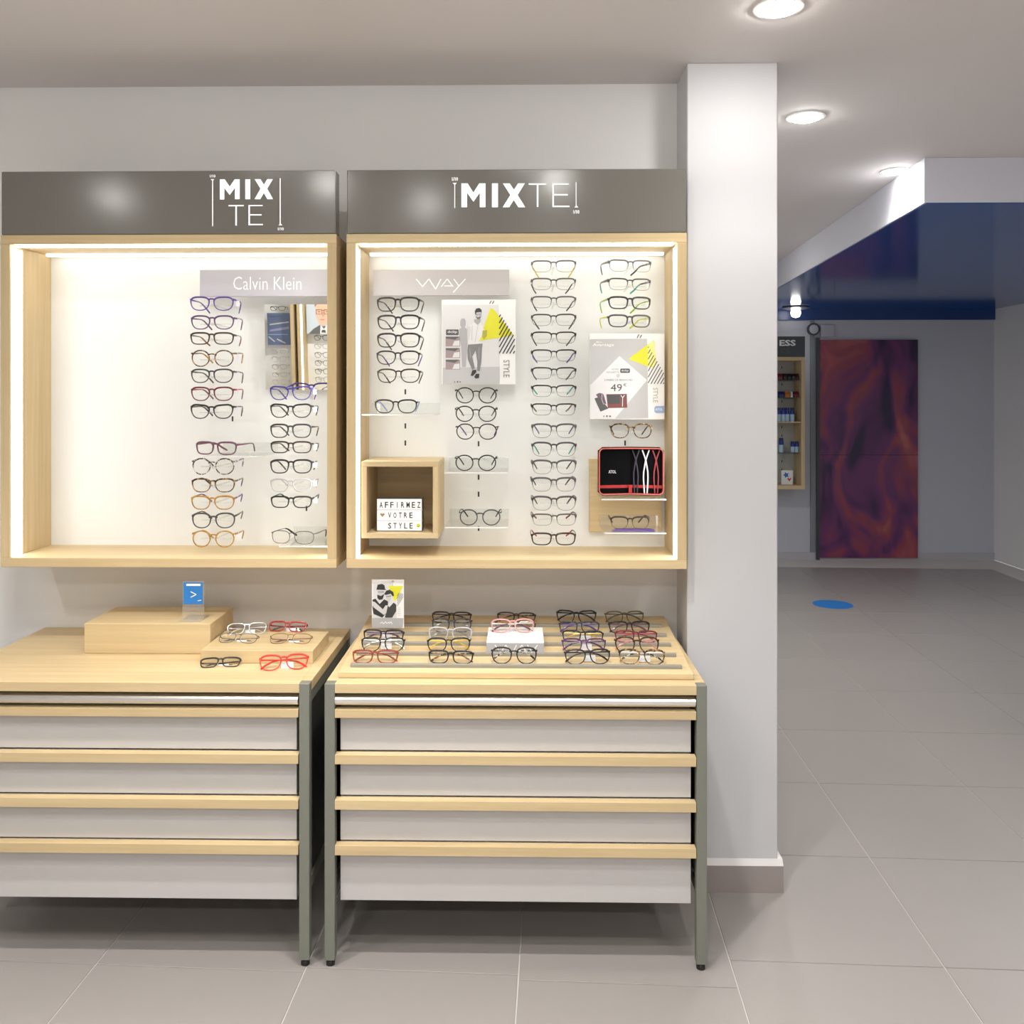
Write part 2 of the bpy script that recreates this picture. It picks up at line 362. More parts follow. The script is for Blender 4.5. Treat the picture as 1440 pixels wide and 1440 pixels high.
YS = YC - 0.0012
def letter(mb, f, org, name='letter'): return part(name, mb, M_LITLET, f, org, fix=False)
def zpx(x0, y0, k): return lambda pts: [(x0 + x / k, y0 + y / k) for x, y in pts]
z8 = zpx(610, 235, 6.26)
Mp = [(243, 353), (293, 353), (293, 225), (349, 305), (405, 225), (405, 353), (455, 353), (455, 143), (400, 143), (349, 225), (298, 143), (243, 143)]
Xp = [(607, 353), (664, 353), (704, 290), (745, 353), (805, 353), (738, 245), (802, 143), (742, 143), (706, 200), (668, 143), (608, 143), (674, 245)]
letter(MB().ppoly(z8(Mp), YS), FR, OR); letter(MB().ppoly(z8(Xp), YS), FR, OR)
def rects(z, rs):
    mb = MB()
    for a, b, c_, d in rs: mb.ppoly(z([(a, d), (c_, d), (c_, b), (a, b)]), YS)
    return mb
letter(rects(z8, [(512, 143, 565, 353)]), FR, OR)
letter(rects(z8, [(835, 143, 990, 156), (907, 156, 921, 351)]), FR, OR)
letter(rects(z8, [(1044, 143, 1057, 352), (1057, 143, 1190, 155), (1057, 237, 1180, 250), (1057, 340, 1195, 352)]), FR, OR)
m_ = rects(z8, [(181, 150, 188, 360)]).ppoly(z8([(184, 158), (203, 138), (165, 138)]), YS); letter(m_, FR, OR, 'pointer_mark')
m_ = rects(z8, [(1250, 132, 1256, 345)]).ppoly(z8([(1238, 355), (1272, 355), (1255, 335)]), YS); letter(m_, FR, OR, 'pointer_mark')
letter(MB().ptext('1/10', 610 + 160 / 6.26, 235 + 88 / 6.26, 610 + 213 / 6.26, 235 + 121 / 6.26, YS, bold=.03), FR, OR, 'small_print')
letter(MB().ptext('1/10', 610 + 1228 / 6.26, 235 + 378 / 6.26, 610 + 1282 / 6.26, 235 + 410 / 6.26, YS, bold=.03), FR, OR, 'small_print')
z7 = zpx(290, 235, 7.579)
letter(MB().ppoly(z7([(145, 345), (193, 345), (193, 222), (250, 298), (306, 222), (306, 342), (357, 342), (357, 130), (303, 130), (250, 208), (198, 130), (145, 130)]), YS), FLA, OL)
letter(rects(z7, [(416, 130, 469, 342)]), FLA, OL)
letter(MB().ppoly(z7([(515, 342), (576, 342), (614, 276), (652, 342), (713, 342), (650, 230), (711, 128), (650, 128), (614, 188), (578, 128), (516, 128), (578, 230)]), YS), FLA, OL)
letter(rects(z7, [(237, 404, 400, 418), (310, 418, 327, 622)]), FLA, OL)
letter(rects(z7, [(450, 404, 466, 620), (466, 404, 602, 416), (466, 502, 590, 516), (466, 605, 605, 619)]), FLA, OL)
m_ = rects(z7, [(63, 140, 73, 632)]).ppoly(z7([(68, 150), (86, 128), (46, 128)]), YS); letter(m_, FLA, OL, 'pointer_mark')
m_ = rects(z7, [(783, 118, 794, 605)]).ppoly(z7([(770, 620), (811, 620), (790, 598)]), YS); letter(m_, FLA, OL, 'pointer_mark')
letter(MB().ptext('1/10', 290 + 38 / 7.579, 235 + 80 / 7.579, 290 + 98 / 7.579, 235 + 110 / 7.579, YS, bold=.02), FLA, OL, 'small_print')
letter(MB().ptext('1/10', 290 + 764 / 7.579, 235 + 643 / 7.579, 290 + 826 / 7.579, 235 + 674 / 7.579, YS, bold=.02), FLA, OL, 'small_print')

# black slots of the hanging rails in the back panels
def slots(t, org, pts):
    for px, py in pts:
        m_ = MB().prect(px - 1.1, py - 3.6, px + 1.1, py + 3.6, -0.0206)
        part('rail_slot', m_, M_SLOT, t, org, fix=False)
slots(CR, OR, [(570, 551), (570, 599), (570, 623), (673, 624), (673, 671), (673, 695), (673, 743), (879, 623)])
slots(CL, OL, [(327, 589), (431, 715)])

# ------------------------------------------------------------------ eyeglasses
GW = 0.14
ST = {  # lens half width, half height, squareness, taper, cat-eye lift, rim top, rim bottom
    'round': (0.0230, 0.0205, 2.1, 0.05, 0.0, .0023, .0019),
    'panto': (0.0245, 0.0200, 2.45, 0.13, 0.0, .0029, .0019),
    'square': (0.0255, 0.0190, 3.0, 0.13, 0.0, .0034, .0020),
    'rectangular': (0.0265, 0.0165, 3.3, 0.11, 0.0, .0031, .0020),
    'soft': (0.0260, 0.0188, 2.6, 0.15, 0.001, .0029, .0018),
    'cat-eye': (0.0260, 0.0190, 2.5, 0.18, 0.004, .0032, .0018),
    'half-rim': (0.0268, 0.0160, 3.4, 0.10, 0.001, .0025, .0007),
    'browline': (0.0258, 0.0188, 2.9, 0.12, 0.001, .0031, .0007),
    'thin metal': (0.0258, 0.0170, 2.8, 0.08, 0.0, .0012, .0010),
}
GAP = 0.0150
MESHC = {}
def lens_pts(a, b, n, tp, cat, side, N=30):
    out = []
    for i in range(N):
        th = 2 * math.pi * i / N; c_, s_ = math.cos(th), math.sin(th)
        x = a * math.copysign(abs(c_) ** (2 / n), c_); z = b * math.copysign(abs(s_) ** (2 / n), s_)
        x *= 1 + tp * z / b
        z += cat * max(0, x * side / a) * (0.5 + 0.5 * z / b)
        out.append((x, z, s_))
    return out
def glasses_meshes(style, fm, tm, tip, folded):
    key = (style, fm.name, tm.name, tip.name, folded)
    if key in MESHC: return MESHC[key]
    a, b, n, tp, cat, rt, rb = ST[style]
    g = GAP; hw = 2 * a + g / 2 + 0.004; k = (GW / 2) / hw
    wrap = lambda x: 1.1 * x * x
    zc = b * k
    front = MB(); lens = {}
    for side in (-1, 1):
        cx_ = side * (a + g / 2); pts = lens_pts(a, b, n, tp, cat, side)
        path = []; rad = []
        for x, z, s_ in pts:
            X = (x + cx_) * k; path.append((X, wrap(X), z * k + zc))
            q = max(0, min(1, (s_ + 0.25) / 0.9)); r_ = rb + (rt - rb) * q
            rad.append((r_, max(r_ * 0.9, 0.0006)))
        front.sweep(path, rad, (0, 1, 0), n=6, closed=True)
        lm = MB(); N = len(path); c0 = Vector((cx_ * k, wrap(cx_ * k) - 0.0008, zc))
        lm.add([c0] + [Vector(p) for p in path], [(0, 1 + i, 1 + (i + 1) % N) for i in range(N)])
        lens[side] = lm
    # bridge
    zbv = zc + b * k * (0.60 if style not in ('round', 'panto') else 0.45); xb = (g / 2 + a * 0.10 * (1 if n < 2.6 else .4)) * k
    bp = [(xb * u, wrap(xb * u), zbv + 0.0028 * (1 - u * u)) for u in (-1.15, -.75, -.3, .3, .75, 1.15)]
    br_ = max(rt * 0.95, 0.0010)
    front.sweep(bp, (br_, br_), (0, 1, 0), n=6)
    # end pieces
    zh = zc + b * k * 0.62 + cat * .6; xe = GW / 2 - 0.001
    for side in (-1, 1):
        x0_ = (2 * a + g / 2 - 0.002) * k
        eh = max(rt * 1.25, 0.0016) if style not in ('half-rim', 'browline') else 0.0058
        front.sweep([(side * x0_, wrap(x0_), zh), (side * (xe - .001), wrap(xe), zh), (side * xe, wrap(xe) + .007, zh)], (eh, 0.0014), (0, 1, 0) if False else (side, 0.6, 0), n=6)
    tmpl = {}; tips = {}
    th_ = 0.0029 if style not in ('half-rim', 'browline') else 0.0040
    if style == 'thin metal': th_ = 0.0014
    for side in (-1, 1):
        y0 = wrap(xe) + 0.006
        if not folded:
            p = [(xe, y0, zh), (xe + .001, .035, zh), (xe, .07, zh + .0005), (xe - .003, .095, zh)]
            q = [(xe - .003, .093, zh), (xe - .006, .106, zh - .004), (xe - .013, .122, zh - .016), (xe - .021, .138, zh - .031)]
            fr = (1, 0, 0)
        else:
            dy = 0.0 if side > 0 else 0.005
            p = [(xe, y0, zh), (xe - .004, y0 + .006 + dy, zh), (xe - .045, y0 + .008 + dy, zh - .001), (xe - .085, y0 + .009 + dy, zh - .003)]
            q = [(xe - .083, y0 + .009 + dy, zh - .003), (xe - .103, y0 + .008 + dy, zh - .007), (xe - .122, y0 + .007 + dy, zh - .017), (xe - .134, y0 + .006 + dy, zh - .027)]
            fr = (0, 1, 0)
        p = [(side * x, y, z) for x, y, z in p]; q = [(side * x, y, max(z, .003)) for x, y, z in q]
        tmpl[side] = mesh('temple', MB().sweep(p, [(th_ * 1.15, .0014), (th_, .0014), (th_ * .7, .0013), (th_ * .6, .0013)], fr), tm)
        tips[side] = mesh('temple_tip', MB().sweep(q, [(max(th_ * .62, .0015), .0015), (.0024, .0018), (.0032, .0021), (.0030, .0018)], fr), tip)
    pads = {}
    for side in (-1, 1):
        pm = MB(); pc = Vector((side * 0.0085, 0.0065, zc - .001)); vs = []; fs = []
        for i, (h, r_) in enumerate(((-1, .2), (-.4, .9), (.4, .9), (1, .2))):
            for j in range(6):
                an = j * math.pi / 3; vs.append(pc + Vector((0.0014 * r_ * math.cos(an) + side * h * -.0014, .0024 * r_ * math.sin(an), h * .0058)))
        for i in range(3):
            for j in range(6): fs.append((i * 6 + j, i * 6 + (j + 1) % 6, i * 6 + 6 + (j + 1) % 6, i * 6 + 6 + j))
        pm.add(vs, fs); pm.sweep([pc, (side * 0.0082, .004, zc + .004), (side * 0.0092, .001, zc + .0055)], (.0005, .0005), (1, 0, 0), n=4)
        pads[side] = mesh('nose_pad', pm, M_ACRYL if False else mat('pad_silicone', (.75, .74, .7), .3))
    tg = mesh('price_tag', MB().box(xe - .002, xe + .010, 0.030, 0.0306, zh - .019, zh - .001).box(xe - .001, xe + .003, 0.0302, 0.0304, zh - .002, zh + .004) if not folded
              else MB().box(-.008, .026, 0.019, 0.0198, zc - .014, zc + .004), M_TAG)
    r_ = (mesh('front_frame', front, fm, smooth=True), {s: mesh('lens', lens[s], M_LENS, fix=False) for s in lens}, tmpl, tips, pads, tg, zc)
    MESHC[key] = r_; return r_
def C3(name, c_, **k):
    return mat(name, c_, k.pop('rough', 0.25), **k)
FM = {
    'black': C3('acetate_black', (.012, .012, .013)), 'dark brown': C3('acetate_dark_brown', (.035, .018, .012)),
    'charcoal': C3('acetate_charcoal', (.05, .05, .055)), 'purple': C3('acetate_purple', (.10, .035, .13)), 'plum': C3('acetate_plum', (.16, .06, .11)),
    'blue': C3('acetate_blue', (.06, .05, .30)), 'red': C3('acetate_red', (.42, .025, .03)), 'burgundy': C3('acetate_burgundy', (.14, .015, .03)),
    'silver': C3('metal_silver', (.62, .62, .62), metal=1.0, rough=.3), 'gunmetal': C3('metal_gunmetal', (.085, .085, .09), metal=0.2, rough=.4),
    'bronze': C3('metal_bronze', (.22, .14, .07), metal=1.0, rough=.35), 'orange brown': C3('acetate_orange_brown', (.26, .05, .02)),
    'amber': tortoise('acetate_amber', (.50, .26, .03), (.30, .13, .02)), 'tortoise': tortoise('acetate_tortoise', (.03, .015, .008), (.42, .24, .08)),
    'speckled': tortoise('acetate_speckled', (.02, .02, .02), (.75, .72, .66)), 'grey': C3('acetate_grey', (.28, .28, .29)), 'pale grey': C3('acetate_pale_grey', (.50, .50, .52)),
    'teal': C3('tip_teal', (.02, .35, .30)), 'green': C3('tip_green', (.25, .50, .03)), 'lime': C3('tip_lime', (.62, .65, .03)), 'yellow': C3('tip_yellow', (.75, .52, .05)),
    'violet': C3('tip_violet', (.10, .05, .28)), 'light blue': C3('tip_light_blue', (.25, .35, .7)), 'pink': C3('acetate_pink', (.62, .30, .30)), 'white': C3('acetate_white', (.8, .8, .8)),
    'olive': C3('acetate_olive', (.12, .09, .035)), 'gold': C3('metal_gold', (.75, .5, .2), metal=1.0),
    'bright red': C3('acetate_bright_red', (.62, .03, .02)),
}
def glasses(label, group, style, fc, loc, width, rot=(0, 0, 0), tc=None, tip=None, folded=False, tagged=False):
    fm = FM[fc]; tm = FM[tc or fc]; tp_ = FM[tip or tc or fc]
    fr, ln, te, ti, pd, tg, zc = glasses_meshes(style, fm, tm, tp_, folded)
    s = width / GW
    t = thing('eyeglasses', label, 'eyeglasses', loc, rot, group); t.scale = (s, s, s)
    obj('front_frame', fr, t)
    for q in (-1, 1):
        obj('lens', ln[q], t); e = obj('temple', te[q], t); obj('temple_tip', ti[q], e); obj('nose_pad', pd[q], t)
    if tagged: obj('price_tag', tg, t)
    return t, zc * s

# acrylic arm that carries one pair on the back panel
arm_me = mesh('display_arm', MB().sweep([(0, 0.165, 0), (0, 0.01, 0)], (.0028, .0028), (1, 0, 0), n=6)
              .box(-0.052, 0.052, 0.030, 0.033, -0.002, 0.002).box(-0.007, 0.007, 0.006, 0.010, -0.006, 0.004), M_ACRYL)
ORD = ['first', 'second', 'third', 'fourth', 'fifth', 'sixth', 'seventh', 'eighth', 'ninth', 'tenth', 'eleventh', 'twelfth', 'thirteenth', 'fourteenth', 'fifteenth', 'sixteenth']
YG = -0.20
def hang(cab, org, where, group, rows, cx_, wpx, Y=YG, start=0):
    for i, r_ in enumerate(rows):
        py, style, fc = r_[0], r_[1], r_[2]; kw = dict(r_[3]) if len(r_) > 3 else {}
        rz = kw.pop('rz', random.uniform(-3, 3)); px = kw.pop('px', cx_) + random.uniform(-.6, .6)
        arm = kw.pop('arm', True); w = kw.pop('w', wpx)
        p = un(px, py, Y=Y); width = w * (un(px + 1, py, Y=Y) - p).length
        zc = ST[style][1] * (GW / 2) / (2 * ST[style][0] + GAP / 2 + .004) * width / GW
        wh = kw.pop('where', None) or '%s from top %s' % (ORD[start + i], where)
        tipw = kw.get('tip'); lab = '%s %s eyeglasses%s, %s' % (fc, style, ' with %s tips' % tipw if tipw else '', wh)
        glasses(lab, group, style, fc, (p.x, p.y, p.z - zc), width, (R(random.uniform(-2, 3)), 0, R(rz)), **kw)
        if arm:
            a = obj('display_arm', arm_me, cab, Vector((p.x, Y + .004, p.z - .003)) - org)
G1 = 'eyeglasses on the wall cabinet beside the pillar'; G2 = 'eyeglasses on the wall cabinet with the mirror'
hang(CR, OR, 'under the WAY board', G1, [
    (428, 'square', 'black', dict(rz=-4)), (453, 'square', 'black', dict(rz=-5)), (478.5, 'square', 'black'),
    (503, 'soft', 'black', dict(tip='violet')), (528.5, 'soft', 'dark brown')], 560, 62)
hang(CR, OR, 'under the standing-man poster', G1, [
    (556, 'round', 'black', dict(rz=2)), (582, 'round', 'black'), (607, 'round', 'dark brown', dict(tip='violet'))], 669.5, 60)
hang(CR, OR, 'in tall column between posters', G1, [
    (374.5, 'half-rim', 'gunmetal', dict(tip='yellow', tc='silver')), (399.5, 'half-rim', 'gunmetal', dict(tip='charcoal', tc='silver')),
    (425, 'half-rim', 'gunmetal', dict(tip='black', tc='bronze')), (450, 'half-rim', 'charcoal', dict(tip='black', tc='gunmetal')),
    (475, 'half-rim', 'black', dict(tip='charcoal', tc='gunmetal')), (500, 'half-rim', 'black', dict(tip='violet')),
    (525, 'half-rim', 'black', dict(tc='black', tip='gunmetal')), (550, 'half-rim', 'black', dict(tip='teal')), (576, 'half-rim', 'black', dict(tip='bronze')),
    (606, 'browline', 'gunmetal', dict(tip='violet', tc='black')), (632, 'browline', 'charcoal', dict(tip='teal', tc='black')), (657, 'browline', 'gunmetal', dict(tip='charcoal')),
    (681.5, 'browline', 'gunmetal', dict(tip='dark brown', tc='gunmetal')), (708, 'browline', 'charcoal', dict(tip='black', tc='charcoal')),
    (731, 'half-rim', 'gunmetal', dict(tc='burgundy', tip='burgundy')), (758, 'rectangular', 'dark brown', dict(tip='red', tc='black'))], 779, 64)
hang(CR, OR, 'above the 49 euro poster', G1, [
    (374, 'half-rim', 'gunmetal', dict(tc='charcoal', tip='black', rz=12)), (400, 'half-rim', 'charcoal', dict(tip='teal', tc='charcoal', rz=12)),
    (426, 'rectangular', 'black', dict(tip='green', tc='green', rz=12)), (451.5, 'rectangular', 'charcoal', dict(tip='lime', tc='lime', rz=12))], 886, 64)
hang(CR, OR, '', G1, [(606, 'panto', 'tortoise', dict(tip='black', where='alone between the 49 euro poster and the red case'))], 888, 60)
hang(CL, OL, 'beside the mirror', G2, [
    (427, 'soft', 'violet', dict(tagged=True)), (453.5, 'soft', 'purple', dict(tagged=True)), (476, 'rectangular', 'dark brown', dict(tip='orange brown', tagged=True)),
    (504, 'round', 'tortoise', dict(tip='amber', tagged=True)), (528.6, 'soft', 'charcoal', dict(tagged=True)), (554, 'soft', 'burgundy', dict(tc='red', tip='plum', tagged=True)),
    (579, 'cat-eye', 'black', dict(tagged=True))], 298, 62)
hang(CL, OL, 'in lower column beside the acrylic shelf', G2, [
    (656, 'round', 'speckled', dict(tagged=True)), (682.7, 'soft', 'tortoise', dict(tip='black', tagged=True)), (707, 'soft', 'amber', dict(tip='violet', tc='violet', tagged=True)),
    (732, 'panto', 'charcoal', dict(tip='charcoal')), (758, 'round', 'amber', dict(tagged=True))], 299.5, 62)
hang(CL, OL, 'in column below the mirror', G2, [
    (553, 'cat-eye', 'blue', dict(tagged=True)), (578, 'cat-eye', 'black', dict(tagged=True)), (606, 'square', 'charcoal', dict()),
    (629, 'rectangular', 'dark brown', dict(tagged=True)), (656, 'square', 'black', dict(tagged=True)), (682.6, 'soft', 'pale grey', dict(tagged=True)),
    (706, 'rectangular', 'black', dict(tagged=True))], 409, 60)

# clear shelves ------------------------------------------------------------------
def shelf(px0, px1, py, label, cab, Y=-0.215, yb=-0.0212):
    p0 = un(px0, py, Y=Y); p1 = un(px1, py, Y=Y); c_ = Vector(((p0.x + p1.x) / 2, -0.021, p0.z))
    t = thing('acrylic_shelf', label, 'shelf', c_, group='clear acrylic shelves')
    part('shelf_plate', B(p0.x, p1.x, Y, yb, p0.z - .004, p0.z), M_ACRYL, t, c_, .0006)
    part('front_edge_highlight', B(p0.x, p1.x, Y - .0016, Y - .0002, p0.z - .004, p0.z), M_EDGE_HIGHLIGHT, t, c_)  # pale strip paints the bright line on the front edge
    part('back_lip', B(p0.x, p1.x, yb - .005, yb, p0.z + .0003, p0.z + .035), M_ACRYL, t, c_, .0006)
    return p0.z
def on_shelf(px, zt, style, fc, wpx, label, Y=YG, rz=0, **k):
    p = un(px, 600, Y=Y); w = wpx * (un(px + 1, 600, Y=Y) - p).length
    return glasses(label, G1 if px > 480 else G2, style, fc, (p.x, Y, zt + .0042), w, (0, 0, R(rz)), **k)
z = shelf(509, 611, 582.5, 'clear acrylic shelf carrying one pair with pale violet tips', CR)
on_shelf(556.5, z, 'soft', 'black', 61, 'black soft-square eyeglasses on acrylic shelf above the oak cube', tip='light blue', tc='light blue')
z = shelf(625, 714, 664, 'clear acrylic shelf above another, carrying round black glasses', CR)
on_shelf(669, z, 'round', 'black', 60, 'round black eyeglasses on the upper acrylic shelf beside the oak cube')
z = shelf(626, 714, 741, 'lower clear acrylic shelf beside the oak cube', CR)
on_shelf(675, z, 'round', 'charcoal', 60, 'round dark eyeglasses with wide temples on lower acrylic shelf beside oak cube', tc='black')
z = shelf(846, 937, 701.5, 'clear acrylic shelf under the open red zip case', CR, yb=-.0425); z_case = z
z = shelf(850, 937, 749, 'clear acrylic shelf under the violet spare temples', CR, yb=-.0425); z_purp = z
z = shelf(286, 368, 641, 'clear acrylic shelf between glasses in the cabinet with mirror', CL)
on_shelf(303, z, 'rectangular', 'plum', 66, 'plum rectangular eyeglasses turned sideways on acrylic shelf', rz=-14)
z = shelf(392, 475, 767.5, 'low clear acrylic shelf at the bottom of the mirror cabinet', CL)
on_shelf(411, z, 'thin metal', 'gunmetal', 66, 'thin metal eyeglasses on low acrylic shelf in mirror cabinet', rz=-10, tip='black')

# header boards ------------------------------------------------------------------
def board(name, label, cat, px, Y, th, mt, bev=.001, group=None):
    a = un(px[0], px[3], Y=Y); b = un(px[2], px[1], Y=Y); org = Vector(((a.x + b.x) / 2, Y + th, a.z))
    t = thing(name, label, cat, org, group=group)
    body = part('panel', B(a.x, b.x, Y, Y + th, a.z, b.z), mt, t, org, bev)
    return t, body, org
YH = -0.10
t, b_, o_ = board('header_board', 'pale grey header board lettered WAY', 'sign', (525, 379, 716, 416), YH, .012, M_HEAD)
z5 = zpx(490, 350, 5.76)
lw = 1.5; yw = YH - .0012
def wayletters(z, yw, lw, parent, org):
    part('letter', MB().pline(z([(548, 243), (600, 306), (652, 243), (706, 326), (750, 243)]), lw, yw), M_LETTER, parent, org, fix=False)
    part('letter', MB().pline(z([(752, 306), (800, 243), (848, 306)]), lw, yw).pline(z([(775, 300), (846, 300)]), lw * .8, yw), M_LETTER, parent, org, fix=False)
    part('letter', MB().pline(z([(853, 243), (893, 298)]), lw, yw).pline(z([(948, 243), (848, 353)]), lw, yw), M_LETTER, parent, org, fix=False)
wayletters(z5, yw, lw, b_, o_)
for px_ in (545, 696):
    p = un(px_, 397, Y=YH); part('standoff', B(p.x - .006, p.x + .006, YH + .012, -0.0202, p.z - .006, p.z + .006), M_ALU, t, o_)
t, b_, o_ = board('header_board', 'lavender grey header board above the mirror with white brand lettering', 'sign', (281, 379, 462, 417), YH, .012, mat('lavender_header', (.46, .455, .50), .4))
part('lettering', MB().ptext('Calvin Klein', 328, 389, 424, 407.5, yw, bold=-.008), M_LETTER, b_, o_, fix=False)
for px_ in (300, 440):
    p = un(px_, 397, Y=YH); part('standoff', B(p.x - .006, p.x + .006, YH + .012, -0.0202, p.z - .006, p.z + .006), M_ALU, t, o_)

# posters ------------------------------------------------------------------
YP = -0.085
def standoffs(t, o_, px, Y, th):
    for q in (0.25, .75):
        p = un(px[0] + q * (px[2] - px[0]), (px[1] + px[3]) / 2, Y=Y)
        part('standoff', B(p.x - .006, p.x + .006, Y + th, -0.0202, p.z - .006, p.z + .006), M_ALU, t, o_)
pr = (621, 421, 725, 541)
t, b_, o_ = board('poster', 'poster of a standing man with yellow triangle and black stripes', 'poster', pr, YP, .008, M_WHITE); standoffs(t, o_, pr, YP, .008)
z1 = zpx(610, 415, 11.077)
def prn(name, draw, m, layer=1, parent=None, org=None, Y=None):
    mb = MB(); draw(mb, (YP if Y is None else Y) - 0.0012 - 0.00025 * layer); part(name, mb, m, parent or b_, org or o_, fix=False)
def P(z, *polys): return lambda mb, Y: [mb.ppoly(z(p)[::-1], Y) for p in polys]
def Ln(z, w, *ls): return lambda mb, Y: [mb.pline(z(l_), w, Y) for l_ in ls]
prn('backdrop_print', P(z1, [(130, 150), (1010, 150), (1025, 1385), (140, 1385)]), P_GREY(.68), 0)
prn('floor_print', P(z1, [(140, 1130), (1025, 1115), (1025, 1385), (140, 1385)]), P_GREY(.52), 1)
prn('shadow_print', P(z1, [(415, 400), (430, 365), (480, 365), (497, 400), (495, 470), (480, 500), (530, 540), (525, 800), (500, 1120), (440, 1120), (425, 800), (395, 620), (400, 530), (432, 505), (412, 470)]), P_GREY(.42), 2)
prn('triangle_print', P(z1, [(885, 195), (940, 225), (1240, 620), (1020, 665), (700, 715)]), P_YEL, 2)
prn('shirt_print', P(z1, [(540, 480), (630, 420), (650, 380), (730, 380), (735, 430), (790, 560), (700, 720), (760, 745), (690, 765), (540, 770), (520, 600)]), P_GREY(.74), 3)
prn('sleeve_print', P(z1, [(520, 490), (570, 480), (580, 560), (545, 700), (520, 690)]), P_GREY(.62), 4)
prn('face_print', P(z1, [(650, 270), (740, 260), (740, 330), (710, 375), (670, 370), (648, 330)]), P_GREY(.55), 4)
prn('hair_print', P(z1, [(645, 300), (640, 250), (660, 210), (710, 200), (745, 230), (745, 290), (735, 262), (665, 270), (655, 310)]), P_GREY(.04), 5)
prn('beard_print', P(z1, [(650, 330), (690, 345), (738, 325), (715, 378), (675, 375)]), P_GREY(.16), 5)
prn('eyewear_print', Ln(z1, .5, [(655, 300), (740, 296)], [(662, 312), (690, 312)], [(705, 311), (732, 309)]), P_GREY(.08), 6)
prn('fold_print', Ln(z1, .5, [(600, 480), (590, 700)], [(690, 460), (640, 740)], [(560, 820), (575, 980)], [(700, 820), (705, 1000)]), P_GREY(.45), 6)
prn('scarf_print', P(z1, [(625, 375), (735, 380), (720, 430), (680, 465), (630, 420)]), P_GREY(.40), 5)
prn('trousers_print', P(z1, [(535, 770), (760, 755), (750, 850), (740, 1040), (715, 1185), (675, 1180), (680, 1040), (650, 860), (600, 960), (640, 1140), (600, 1165), (530, 1000), (525, 880)]), P_GREY(.22), 5)
prn('hand_print', P(z1, [(760, 550), (830, 545), (825, 640), (780, 690), (755, 640)]), mat('print_olive', (.40, .38, .06), .5), 6)
prn('shoes_print', P(z1, [(600, 1170), (660, 1160), (665, 1200), (610, 1260), (575, 1255)], [(660, 1225), (710, 1225), (705, 1290), (650, 1300), (630, 1270)]), P_GREY(.04), 6)
def stripes(z, xl, yl, yb, starts, xd, yd, sd, xmax, w):
    def f(mb, Y):
        for xs, ys in [(xl, y) for y in yl] + [(x, yb) for x in starts]:
            x = min(xmax, (ys + 1.75 * xs - yd + sd * xd) / (1.75 + sd))
            mb.pline(z([(xs, ys), (x, ys - 1.75 * (x - xs))]), w, Y)
    return f
prn('stripes_print', stripes(z1, 1020, (340, 435, 525, 620, 715, 810, 905), 910, (1075, 1130, 1185, 1238), 1030, 285, 1.587, 1260, 1.5), P_BLK, 6)
prn('stripes_print', Ln(z1, 1.1, [(870, 135), (895, 90)], [(912, 135), (938, 95)]), P_BLK, 3)
prn('lettering', lambda mb, Y: mb.ptext('STYLE', *z1([(1085, 1010), (1180, 1280)])[0], *z1([(1085, 1010), (1180, 1280)])[1], Y, rot=90), P_GREY(.2), 3)
# rotated text reads downward: mirror its glyph axis so that tops face right
prn('badge_print', P(z1, [(200, 535), (380, 535), (388, 545), (388, 615), (380, 625), (200, 625), (190, 615), (190, 545)]), P_GREY(.10), 3)
prn('lettering', lambda mb, Y: mb.ptext('dclip', *z1([(215, 552)])[0], *z1([(365, 600)])[0], Y, bold=.01), P_GREY(.8), 4)
for k_, (ya, yb) in enumerate(((645, 800), (825, 980), (1005, 1160))):
    prn('photo_print', P(z1, [(185, ya), (410, ya), (410, yb), (185, yb)]), mat('print_mauve', (.36, .28, .28), .5), 3)
    prn('photo_print', P(z1, [(185, ya), (400, ya), (330, ya + 50), (190, ya + 30)]), P_GREY(.12), 4)
    prn('photo_print', P(z1, [(320, ya + 70), (400, ya + 60), (400, yb - 10), (290, yb - 10)]), P_GREY(.70), 4)
prn('small_print', P(z1, [(320, 1340), (332, 1340), (332, 1365), (320, 1365)], [(358, 1340), (385, 1338), (380, 1362), (360, 1364)], [(402, 1342), (420, 1342), (420, 1362), (402, 1362)]), P_GREY(.12), 3)

pr = (829, 469, 934.5, 590)
t, b_, o_ = board('poster', 'poster with yellow triangle, white diamond and the price 49 euro', 'poster', pr, YP, .008, M_WHITE); standoffs(t, o_, pr, YP, .008)
z2 = zpx(825, 465, 11.077)
prn('backdrop_print', P(z2, [(50, 135), (940, 125), (960, 1360), (60, 1380)]), P_GREY(.50), 0)
prn('diamond_print', P(z2, [(510, 395), (940, 770), (440, 1372), (60, 1378), (56, 850)]), P_GREY(.72), 1)
prn('triangle_print', P(z2, [(650, 440), (950, 215), (955, 560)]), P_YEL, 2)
prn('triangle_print', P(z2, [(950, 215), (1050, 150), (1090, 480), (1050, 580), (955, 560)]), P_PYEL, 2)
prn('stripes_print', stripes(z2, 957, (265, 355, 445, 540, 630, 725, 815), 830, (1000, 1050, 1100, 1150, 1192), 960, 240, 1.71, 1205, 1.15), P_GREY(.06), 4)
prn('stripes_print', Ln(z2, 1.1, [(785, 115), (815, 55)], [(832, 115), (858, 65)]), P_BLK, 3)
T = lambda s, a, b2, **k: (lambda mb, Y: mb.ptext(s, *z2([a])[0], *z2([b2])[0], Y, **k))
prn('lettering', T('Avantage', (95, 195), (425, 255), bold=.015), M_LETTER, 3)
prn('lettering', T('Mon', (150, 165), (235, 190), bold=.01), M_LETTER, 3)
prn('lettering', T('VOTRE', (385, 590), (500, 615)), P_GREY(.3), 3)
prn('lettering', T('POCHETTE', (310, 635), (505, 662)), P_GREY(.3), 3)
prn('badge_print', P(z2, [(535, 590), (660, 590), (674, 602), (674, 645), (660, 658), (535, 658), (522, 645), (522, 602)]), P_GREY(.08), 2)
